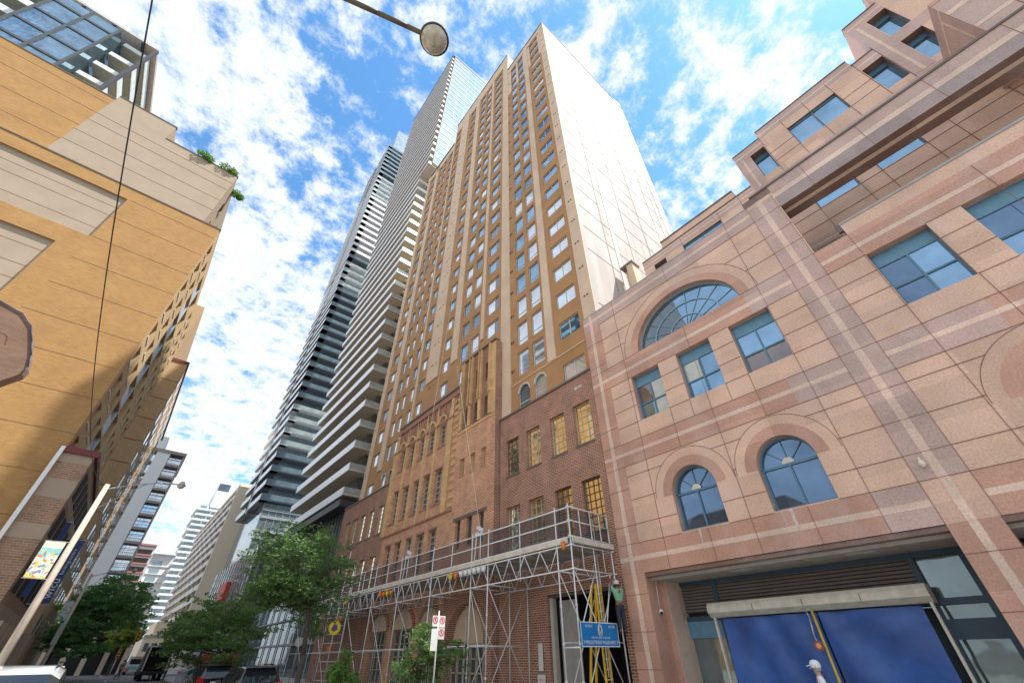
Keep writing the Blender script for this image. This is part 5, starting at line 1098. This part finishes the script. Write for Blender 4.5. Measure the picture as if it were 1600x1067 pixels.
# ================================================================== PEOPLE
def skin(name, nodes, edges, m, parent, lvl=2, root=0):
    me = bpy.data.meshes.new(name); me.from_pydata([n_[:3] for n_ in nodes], edges, []); o = bpy.data.objects.new(name, me); link(o, parent)
    md = o.modifiers.new('s', 'SKIN'); md.use_smooth_shade = True
    for i, n_ in enumerate(nodes):
        r = n_[3]; me.skin_vertices[0].data[i].radius = (r, r) if not isinstance(r, tuple) else r
    me.skin_vertices[0].data[root].use_root = True
    sd = o.modifiers.new('d', 'SUBSURF'); sd.levels = lvl; sd.render_levels = lvl
    me.materials.append(m); return o
SKIN_ = mat('skin', (.50, .29, .20), .5, var=.05)
def person(label, loc, rz, shirt, trou, arms, legs, hair, cap=None, lean=0, skinm=SKIN_, h=1.0):
    t = thing('person', label, 'person', loc, rz)
    # local: x right, y forward, z up. arms: [(elbow, wrist)] for L,R ; legs: [(knee, ankle)]
    hip, ch, nk = Vector((0, 0, .95)), Vector((0, lean * .5, 1.30)), Vector((0, lean * .8, 1.48)); hd_ = Vector((0, lean + .02, 1.62))
    V_ = []; E_ = []
    def add(p, r): V_.append((*p, r)); return len(V_) - 1
    a = add(hip, (.15, .105)); b_ = add((hip + ch) / 2, (.135, .10)); c = add(ch, (.16, .11)); d = add(nk, .055); E_ += [(a, b_), (b_, c), (c, d)]
    e = add(hd_ + Vector((0, 0, -.05)), (.07, .08)); f = add(hd_ + Vector((0, 0, .06)), (.085, .10)); g_ = add(hd_ + Vector((0, -.005, .13)), .05); E_ += [(d, e), (e, f), (f, g_)]
    for sg, (el, wr) in zip((-1, 1), arms):
        sh = Vector((.19 * sg, lean * .65, 1.40)); s1 = add(sh, .06); s2 = add(el, .043); s3 = add(wr, .03); hv = (Vector(wr) - Vector(el)).normalized(); pm = Vector(wr) + hv * .06; s4 = add(pm, (.038, .02)); E_ += [(c, s1), (s1, s2), (s2, s3), (s3, s4)]
        sd_ = hv.orthogonal().normalized()
        for k_, (o_, ln) in enumerate(((-.03, .07), (-.01, .085), (.01, .08), (.028, .065))): q1 = add(pm + sd_ * o_ + hv * .035, .010); q2 = add(pm + sd_ * o_ * 1.1 + hv * (.035 + ln) + hv.cross(sd_) * .02, .008); E_ += [(s4, q1), (q1, q2)]
        q1 = add(pm + sd_ * .045 - hv * .0, .011); q2 = add(pm + sd_ * .065 + hv * .04, .009); E_ += [(s4, q1), (q1, q2)]
    for sg, (kn, an) in zip((-1, 1), legs):
        l0_ = add(Vector((.1 * sg, 0, .86)), .09); l1_ = add(kn, .062); l2_ = add(an, .042); fd = add(Vector(an) + Vector((0, .14, -.05)), (.045, .03)); E_ += [(a, l0_), (l0_, l1_), (l1_, l2_), (l2_, fd)]
    skin('body', V_, E_, skinm, t)
    # shirt
    S_ = [(*hip, (.165, .12)), (*((hip + ch) / 2), (.155, .118)), (*ch, (.18, .13)), (*(nk - Vector((0, 0, .04))), .075)]; SE = [(0, 1), (1, 2), (2, 3)]
    for sg, (el, wr) in zip((-1, 1), arms):
        n0 = len(S_); sh = Vector((.19 * sg, lean * .65, 1.40)); S_ += [(*sh, .078), (*sh.lerp(Vector(el), .75), .065)]; SE += [(2, n0), (n0, n0 + 1)]
    skin('shirt', S_, SE, shirt, t)
    T_ = [(*(hip + Vector((0, 0, .04))), (.165, .12)), (0, 0, .88, (.16, .12))]; TE = [(0, 1)]
    for sg, (kn, an) in zip((-1, 1), legs): n0 = len(T_); T_ += [(.1 * sg, 0, .82, .105), (*kn, .078), (*(Vector(an) + Vector((0, 0, .03))), .062)]; TE += [(1, n0), (n0, n0 + 1), (n0 + 1, n0 + 2)]
    skin('trousers', T_, TE, trou, t)
    for sg, (kn, an) in zip((-1, 1), legs): skin('shoe', [(*(Vector(an) + Vector((0, -.04, -.03))), .05), (*(Vector(an) + Vector((0, .06, -.045))), .048), (*(Vector(an) + Vector((0, .17, -.06))), .035)], [(0, 1), (1, 2)], BLACK, t, 1)
    fm = MB(); 
    for sg in (-1, 1):
        fm.lathe(hd_ + Vector((.034 * sg, .098, .035)), [(.001, .009), (.010, .004), (.010, -.004), (.001, -.009)], 8, 0); fm.lathe(hd_ + Vector((.098 * sg, 0, .01)), [(.001, .03), (.012, .02), (.014, 0), (.008, -.025), (.001, -.03)], 8, 1)
    fm.obox(hd_ + Vector((0, .115, .0)), (.012, 0, 0), (0, .016, 0), (0, -.006, .022), 1); fm.obox(hd_ + Vector((0, .098, -.045)), (.024, 0, 0), (0, .006, 0), (0, 0, .006), 2)
    fm.build('face', [BLACK, skinm, mat('lips', (.35, .13, .11), .6)], t, at=None)
    hm = MB(); hm.lathe(hd_ + Vector((0, -.012, .05)), [(.105, -.05), (.112, .0), (.105, .05), (.08, .085), (.045, .105), (.001, .112)], 16, 0, sy=1.08)
    hm.build('hair' if not cap else 'cap', hair if not cap else cap, t)
    if cap: v_ = MB(); v_.obox(hd_ + Vector((0, .13, .045)), (.075, 0, 0), (0, .055, -.015), (0, 0, .007), 0); v_.build('cap_peak', cap, t); hh = MB(); hh.lathe(hd_ + Vector((0, -.02, -.01)), [(.09, -.05), (.10, 0), (.104, .05)], 14); hh.build('hair', hair, t)
    t.scale = (h, h, h); return t
stand = [((-.1, .02, .5), (-.11, 0, .09)), ((.1, .02, .5), (.11, 0, .09))]
GH = mat('grey_hair', (.35, .33, .31), .8); DH = mat('dark_hair', (.02, .015, .012), .6)
person('man in a white shirt and pale flat cap walking past the blue tarpaulin', (13.2, 4.75, GZ + .13), R(22), mat('white_shirt', (.75, .76, .78), .8), mat('grey_trousers', (.12, .13, .15), .8),
       [((-.27, -.05, 1.15), (-.28, .1, .93)), ((.27, .0, 1.14), (.27, .16, .95))], [((-.1, .16, .52), (-.11, .18, .09)), ((.1, -.02, .5), (.1, -.28, .14))], GH, mat('pale_cap', (.72, .74, .78), .7), h=.93)
person('worker in a green t-shirt reaching up while standing on the ladder', (15.3, 11.75, 2.25), R(-20), mat('green_tee', (.20, .42, .26), .8), mat('dark_work_trousers', (.03, .035, .05), .8),
       [((-.2, .15, 1.62), (-.12, .3, 1.85)), ((.2, .15, 1.58), (.14, .33, 1.8))], stand, DH, mat('pale_work_hat', (.6, .55, .5), .7), skinm=mat('skin_dark', (.22, .10, .06), .5))
person('worker crouching in the garage shadow behind the scaffold', (16.6, 15.9, -.75), R(120), mat('dark_tee', (.04, .045, .045), .8), mat('dark_work_trousers', (.03, .035, .05), .8),
       [((-.25, .05, 1.15), (-.25, .2, .95)), ((.25, .05, 1.15), (.25, .2, .95))], stand, DH)
person('pedestrian in dark clothes striding across the far road', (3.5, 74.5, GZ + S(74.5)), R(-60), mat('mauve_top', (.22, .18, .26), .8), mat('dark_trousers', (.04, .04, .05), .8),
       [((-.25, -.1, 1.15), (-.25, .05, .95)), ((.25, .1, 1.15), (.25, .3, .98))], [((-.1, .2, .5), (-.1, .25, .09)), ((.1, -.08, .5), (.1, -.38, .15))], DH, lean=.05)
person('man in a blue shirt standing behind the open box truck', (6.7, 62.5, GZ + S(62.5)), R(80), mat('blue_shirt', (.15, .17, .40), .8), mat('dark_trousers', (.04, .04, .05), .8),
       [((-.25, .05, 1.15), (-.22, .25, 1.05)), ((.25, .05, 1.15), (.22, .25, 1.05))], stand, DH)

# ================================================================== VEHICLES
TYRE = mat('tyre', (.02, .02, .02), .85); RIM = mat('alloy', (.35, .36, .37), .35, .7); CGL = glass('car_glass', (.045, .055, .065), .5, .03, .02); PLT = mat('plate_white', (.7, .7, .72), .5)
TAIL = mat('tail_lamp_red', (.45, .01, .01), .2, coat=.6); HEADL = mat('head_lamp', (.7, .7, .7), .15, coat=1)
def suv(name, label, loc, rz, paint, L_=4.6, W=1.86, H=1.7, hood=1.1):
    t = thing(name, label, 'car', loc, rz); ORG[t] = Vector((0, 0, 0))
    # stations along y (rear 0 .. front L_): (y, zbot, zbelt, ztop, wbelt, wtop)
    hw = W / 2
    st_ = [(0, .45, .95, .98, .84, .80), (.06, .32, 1.0, 1.08, .95, .80), (.20, .28, 1.02, 1.30, .99, .76), (.42, .26, 1.03, H - .06, 1, .70), (.75, .24, 1.03, H, 1, .69), (1.6, .22, 1.02, H + .02, 1, .70), (2.4, .22, 1.0, H, 1, .70),
           (2.85, .22, .99, H - .08, 1, .70), (3.5, .22, .98, 1.12, 1, .80), (3.75, .24, .97, 1.02, .99, .84), (4.2, .26, .90, .96, .97, .82), (4.5, .32, .78, .84, .90, .74), (4.6, .42, .70, .74, .82, .66)]
    b = MB(); rings = []
    for (y, zb, zl, zt, wb, wt) in st_:
        y = y * L_ / 4.6
        half = [(hw * .80 * wb, zb), (hw * wb, zb + .10), (hw * wb * 1.01, (zb + zl) / 2 + .05), (hw * wb * .98, zl), (hw * wt + .02, zt - .06), (hw * wt * .85, zt)]
        rings.append([(x, y, z) for x, z in half] + [(-x, y, z) for x, z in reversed(half)])
    n = 12
    for r_ in rings: b.v += r_
    for i in range(len(rings) - 1):
        for j in range(n):
            k2 = (j + 1) % n; seg = st_[i]
            m = 0
            if j in (3, 7) and 2 <= i <= 7: m = 1
            if j == 5 and i in (1, 2): m = 1          # rear glass
            if j in (4, 5, 6) and i in (7,): m = 1    # windscreen
            if j == 11: m = 2
            b.f.append((i * n + j, i * n + k2, (i + 1) * n + k2, (i + 1) * n + j)); b.m.append(m); b.sm.append(m == 0)
    b.f.append(tuple(range(n))); b.m.append(0); b.sm.append(False); b.f.append(tuple((len(rings) - 1) * n + j for j in reversed(range(n)))); b.m.append(0); b.sm.append(False)
    b.build('body', [paint, CGL, BLACK], t)
    q = MB()
    for sg in (-1, 1):
        for y in (.72, 1.62, 2.5): q.obox((sg * (hw * .87), y * L_ / 4.6, 1.32), (.012, 0, 0), (0, .035, 0), (-.075 * sg, 0, .32), 0)
        q.tube((sg * hw * .62, .8, H + .06), (sg * hw * .62, 2.5, H + .05), .02, n=6)
    sep(q, 'trim', BLACK, t)
    for y in (.82, 3.62):
        for sg in (-1, 1):
            wv = MB(); wv.tube((sg * (hw - .20), y * L_ / 4.6, .34), (sg * (hw + .015), y * L_ / 4.6, .34), .34, n=22); wo = wv.build('wheel', TYRE, t)
            wv = MB(); wv.tube((sg * (hw - .1), y * L_ / 4.6, .34), (sg * (hw + .025), y * L_ / 4.6, .34), .21, n=14); wv.build('rim', RIM, wo)
    for sg in (-1, 1):
        q = MB(); q.obox((sg * hw * .80, .05, .98), (.15, 0, 0), (0, .06, 0), (0, .02, .10)); q.obox((sg * hw * .90, .14, 1.0), (.06, 0, 0), (0, .10, 0), (0, .02, .09)); q.build('tail_light', TAIL, t)
        q = MB(); q.obox((sg * hw * .72, 4.5 * L_ / 4.6, .74), (.17, 0, 0), (0, .08, 0), (0, 0, .06)); q.build('headlight', HEADL, t)
        q = MB(); q.obox((sg * (hw + .09), 2.95 * L_ / 4.6, 1.06), (.10, 0, 0), (0, .04, 0), (0, 0, .075)); q.build('mirror', paint, t)
    q = MB(); q.box(-.26, .26, -.03, -.005, .78, .91); q.build('number_plate', PLT, t)
    q = MB(); q.box(-.6, .6, -.06, .12, .40, .52); q.build('bumper', BLACK, t)
    q = MB(); q.obox((0, .33, H - .02), (.62, 0, 0), (0, .14, 0), (0, .0, .018)); q.build('spoiler', paint, t)
    return t
BLKP = mat('black_car_paint', (.012, .012, .014), .2, var=.05, coat=1); SILV = mat('silver_car_paint', (.62, .63, .62), .3, .4, var=.04, coat=1); REDB = mat('dark_plum_paint', (.02, .012, .016), .2, coat=1)
suv('parked_car', 'black parked suv with red tail lights beside the green bin', (5.85, 32.0, GZ + S(32)), 0, BLKP, H=1.62)
suv('parked_car', 'dark parked suv with roof rails closest to the scaffold', (6.0, 23.8, GZ + S(24)), 0, REDB, H=1.62)
suv('parked_car', 'silver suv parked at the kerb in the lower left corner', (-.86, 12.6, GZ), R(180), SILV, H=1.86, W=1.9)
suv('parked_car', 'purple-grey car parked behind the silver suv', (-1.3, 20.5, GZ + S(22)), 0, mat('purple_grey_paint', (.16, .13, .19), .3, coat=1), H=1.5)
# box truck, open back, and ambulance-like van
tz = GZ + S(68); tk = thing('box_truck', 'dark box truck with an open empty rear box at the right kerb', 'truck', (5.9, 66, tz))
b = MB(); b.box(4.9, 4.97, 66, 71, tz + .8, 2.85, 0); b.box(6.83, 6.9, 66, 71, tz + .8, 2.85, 0); b.box(4.9, 6.9, 66, 71, 2.85, 2.95, 1); b.box(4.9, 6.9, 70.9, 71, tz + .8, 2.85, 0); b.box(4.85, 6.95, 65.9, 71, tz + .55, tz + .8, 2); b.box(4.84, 4.93, 65.9, 66, tz + .8, 2.96, 3); b.box(6.87, 6.96, 65.9, 66, tz + .8, 2.96, 3); b.box(4.9, 6.9, 65.9, 66, 2.85, 2.98, 3)
b.build('box', [mat('brown_box_side', (.13, .09, .08), .7), mat('grey_box_roof', (.45, .43, .44), .6), BLACK, mat('grey_post', (.55, .53, .52), .5)], tk)
b = MB(); b.box(5.0, 6.8, 71.2, 73, tz + .4, 2.2, 0); b.box(5.1, 6.7, 71.25, 72.9, 2.2, 2.3, 0); b.build('cab', mat('dark_cab', (.05, .05, .06), .4), tk)
for y in (67.3, 72.2):
    for x in (4.92, 6.58): b = MB(); b.tube((x, y, tz + .45), (x + .3, y, tz + .45), .45, n=16); b.build('wheel', TYRE, tk)
vz = GZ + S(92); vn_ = thing('paramedic_van', 'white van with orange and teal rear stripes beyond the junction', 'van', (5.7, 92, vz))
b = MB(); b.box(4.9, 6.6, 92, 96.4, vz + .4, vz + 1.5, 0); b.box(5.0, 6.5, 92.1, 96, vz + 1.5, vz + 2.1, 0); b.box(4.88, 6.62, 91.96, 92, vz + .6, vz + 1.0, 2); b.box(5.05, 6.45, 91.95, 91.99, vz + 1.2, vz + 1.8, 1); b.box(4.88, 5.3, 91.94, 91.98, vz + .4, vz + .8, 3); b.box(6.2, 6.62, 91.94, 91.98, vz + .4, vz + .8, 3); b.box(5.3, 6.2, 91.94, 91.98, vz + 1.95, vz + 2.05, 3)
b.build('body', [mat('van_white', (.72, .73, .74), .4), CGL, mat('teal_stripe', (.15, .50, .50), .5), mat('orange_stripe', (.75, .15, .06), .5)], vn_)
for y in (93, 95.6):
    for x in (4.9, 6.4): b = MB(); b.tube((x, y, vz + .33), (x + .2, y, vz + .33), .33, n=14); b.build('wheel', TYRE, vn_)
# bins, bicycles, boxes
for nm, lb, x, y, m in (('green_bin', 'dark green litter bin beside the black suv', 5.6, 37.5, mat('bin_green', (.01, .16, .12), .5)), ('grey_bin', 'grey litter bin left of the green bin', 5.35, 40.0, mat('bin_grey', (.40, .40, .42), .5))):
    t = thing(nm, lb, 'bin', (x, y, GZ + S(y))); b = MB(); b.tube((x, y, GZ + S(y)), (x, y, 1.05), .36, .42, 14); b.build('body', m, t); b = MB(); b.lathe((x, y, 1.05), [(.45, 0), (.43, .12), (.25, .22), (.001, .25)], 14); b.build('lid', m, t)
rc = thing('red_hoarding', 'red metal hoarding behind the bins and bicycles', 'hoarding', (8.2, 47, GZ + .3)); b = MB(); b.box(7.0, 9.6, 47, 47.1, GZ + .3, 2.1, 0)
for i in range(7): b.box(7.0 + i * .42, 7.05 + i * .42, 46.95, 47, GZ + .3, 2.1, 0)
b.build('panel', mat('red_hoarding_paint', (.38, .05, .03), .6), rc)
def bike(loc, rz, label):
    t = thing('bicycle', label, 'bicycle', loc, rz, 'bicycles parked on the sidewalk'); tt = MB()
    for y in (-.5, .5):
        wv = MB(); pts = [(0, y + .33 * math.cos(a * math.pi / 8), .35 + .33 * math.sin(a * math.pi / 8)) for a in range(17)]; wv.path(pts, .02, 5); wv.build('wheel', TYRE, t)
    tt.path([(0, -.5, .35), (0, -.15, .8), (0, .35, .82), (0, .5, .35)], .018, 5); tt.path([(0, -.15, .8), (0, -.05, .3), (0, .35, .8)], .018, 5); tt.build('frame', BLACK, t)
    tt = MB(); tt.path([(-.25, .33, 1.0), (0, .36, .95), (.25, .33, 1.0)], .014, 5); tt.build('handlebar', GALV, t); tt = MB(); tt.obox((0, -.18, .92), (.07, 0, 0), (0, .12, 0), (0, 0, .03)); tt.build('saddle', BLACK, t); return t
for i in range(6): bike((7.2 + .12 * i, 40.0 + i * 2.0, GZ + .13 + S(40 + i * 2.0)), R(70 + 8 * i), ['nearest', 'second', 'third', 'fourth', 'fifth', 'farthest'][i] + ' bicycle in the row leaning under the far right tree')
# signs
def rsign(y, x, z0, label, both=True):
    t = thing('parking_sign_post', label, 'sign', (x, y, GZ), 0); b = MB(); b.tube((x, y, GZ), (x, y, 2.95), .03, n=8); b.build('post', GALV, t)
    for dx, parts in ((-.14, ((2.48, 2.80, 1), (1.80, 2.42, 0))), (.14, ((2.46, 2.80, 1), (2.12, 2.44, 1)))):
        for z0_, z1_, m in parts:
            b = MB(); b.box(x + dx - .12, x + dx + .12, y - .04, y - .03, z0_, z1_, 0); b.build('plate', mat('sign_plate', (.62, .62, .60), .5), t)
            if m:
                b = MB(); ring(b, MAPY(y - .045), x + dx, (z0_ + z1_) / 2 + .03, .08, .105, 0, .004, n=20, a0=0, a1=2 * math.pi); b.obox((x + dx, y - .044, (z0_ + z1_) / 2 + .03), (.07, 0, -.07), (0, .002, 0), (.008, 0, .008)); b.build('ring', RED, t)
                text('P', .13, (x + dx, y - .043, (z0_ + z1_) / 2 + .03), FY, BLACK, t)
    return t
rsign(15.1, 9.15, 0, 'post with four white parking restriction plates in front of the scaffold')
def disc(name, label, x, y, z, r, m1_, m2_, post=True):
    t = thing(name, label, 'sign', (x, y, GZ)); b = MB(); b.tube((x, y + .03, GZ), (x, y + .03, z), .03, n=6); b.build('post', GALV, t)
    b = MB(); b.tube((x, y, z), (x, y + .02, z), r, n=20, m=0); b.tube((x, y - .01, z), (x, y, z), r * .55, n=5, m=1); b.build('plate', [m1_, m2_], t)
disc('round_yellow_sign', 'round yellow sign with a purple emblem on the scaffold corner', 12.55, 34.5, 3.35, .42, mat('sign_yellow', (.80, .66, .03), .5), mat('sign_purple', (.22, .06, .25), .5))
disc('white_round_sign', 'pair of white round signs left disc in front of the glass podium', 14.3, 47.5, 2.9, .36, WHITE, WHITE); disc('white_round_sign', 'white round sign right disc in front of the glass podium', 14.3, 45.8, 2.95, .36, WHITE, mat('pale_blue', (.5, .6, .75), .5))
def signal(x, y, z, label):
    t = thing('traffic_signal', label, 'traffic signal', (x, y, z), 0, 'yellow traffic signals'); b = MB(); b.box(x - .17, x + .17, y - .15, y + .1, z, z + 1.0); b.build('housing', mat('signal_yellow', (.80, .45, .02), .5), t)
    b = MB(); [b.tube((x, y - .2, z + .18 + i * .32), (x, y - .15, z + .18 + i * .32), .11, n=10) for i in range(3)]; b.build('lens', BLACK, t); b = MB(); b.tube((x, y, GZ - .0), (x, y, z), .06, n=8); b.build('pole', GALV, t)
signal(3.6, 72, 3.4, 'yellow traffic signal hanging nearest the colonnade'); signal(6.4, 73, 3.6, 'yellow traffic signal against the tan building'); signal(3.1, 86, 2.0, 'low yellow traffic signal beyond the junction')

# ================================================================== TREES
def tree(name, label, base, trunk, crown, n, size, leaf, seed, group=None, tr=.11, lean=(0, 0)):
    rnd = random.Random(seed); x, y = base; t = thing(name, label, 'tree', (x, y, GZ), 0, group)
    b = MB(); top = Vector((x + lean[0], y + lean[1], trunk)); mid_ = Vector((x + lean[0] * .4 + .06, y + lean[1] * .4, trunk * .5))
    b.path([(x, y, GZ), mid_, top], tr, 8, r1=tr * .7)
    for c in crown:
        cc_ = Vector(c[:3]); m_ = top.lerp(cc_, .5) + Vector((rnd.uniform(-.2, .2), rnd.uniform(-.2, .2), -.15)); b.path([top, m_, cc_], tr * .5, 5, r1=tr * .12)
        for _ in range(3): q_ = cc_ + Vector((rnd.uniform(-1, 1) * c[3], rnd.uniform(-1, 1) * c[4], rnd.uniform(-.3, .9) * c[5])) * .8; b.path([m_, q_], tr * .2, 4, r1=tr * .06)
    b.build('trunk', BARK, t)
    # spray clusters scattered on each lobe
    sub = []
    for c in crown:
        for _ in range(20):
            a = rnd.uniform(0, 6.28); rr_ = rnd.uniform(.35, 1) ; h = rnd.uniform(-.8, 1)
            sub.append((c[0] + c[3] * rr_ * math.cos(a) * (1 - .4 * abs(h)), c[1] + c[4] * rr_ * math.sin(a) * (1 - .4 * abs(h)), c[2] + c[5] * h, c[3] * .42, c[4] * .42, c[5] * .14 + .05))
    lf = MB(); leaves(lf, sub, n, size, rnd, .45); lf.build('crown', leaf, t); return t
def lobes(cx_, cy_, cz_, R_, H_, k, seed):
    rnd = random.Random(seed); o = []
    for i in range(k): a = 2 * math.pi * i / k + rnd.uniform(-.3, .3); r = R_ * rnd.uniform(.45, .75); o.append((cx_ + r * math.cos(a), cy_ + r * math.sin(a), cz_ + rnd.uniform(-.5, .5) * H_, R_ * .5, R_ * .5, H_ * .5))
    o.append((cx_, cy_, cz_ + H_ * .55, R_ * .55, R_ * .55, H_ * .5)); return o
tree('locust_tree', 'honey locust tree with feathery light green crown beside the dark suv', (7.5, 23.6), 3.6, lobes(6.5, 23.6, 4.6, 2.5, 2.5, 9, 3) + lobes(5.9, 23.8, 3.6, 1.6, 1.2, 5, 33), 19000, .072, LEAF[2], 1, tr=.13, lean=(-.3, .1))
tree('locust_tree', 'wide low green tree above the black suv and the bins', (7.3, 36), 2.0, lobes(5.7, 36.0, 3.0, 3.0, 2.0, 9, 5), 13500, .09, LEAF[2], 2, lean=(-.4, 0))
tree('dark_tree', 'dense dark green tree behind the farther lamp pole', (-2.9, 67), 3.0, lobes(-.2, 67, 6.0, 3.7, 3.0, 9, 6) + lobes(-1.6, 66, 3.6, 2.9, 2.0, 6, 9), 16500, .15, LEAF[1], 3, tr=.2)
tree('young_tree', 'young locust tree in front of the brick arches behind the parking signs', (9.5, 17.2), 1.4, lobes(9.7, 17.0, 1.45, 1.0, 1.1, 8, 7) + [(10.7, 16.2, 1.7, .6, .5, .4)], 3300, .07, LEAF[2], 4, tr=.05)
tree('small_tree', 'small sapling with bright leaves left of the brick arches', (8.5, 21.3), .6, lobes(8.5, 21.3, 1.1, .65, .8, 5, 8), 1800, .07, LEAF[0], 5, tr=.04)
tree('far_tree', 'green street tree behind the farther parked cars', (7.6, 52), 2.5, lobes(7.2, 52, 3.6, 2.2, 1.6, 7, 11), 6500, .14, LEAF[0], 6)
tree('far_tree', 'light green tree beyond the junction by the colonnade', (3.0, 92), 3, lobes(3, 92, 4.6, 2.0, 2.4, 7, 12), 4500, .2, LEAF[3], 7)
tree('far_tree', 'dark green tree in front of the red trimmed distant block', (-3.2, 72), 3, lobes(-1.6, 74, 5.2, 3.0, 2.5, 8, 13), 7000, .2, LEAF[1], 8)
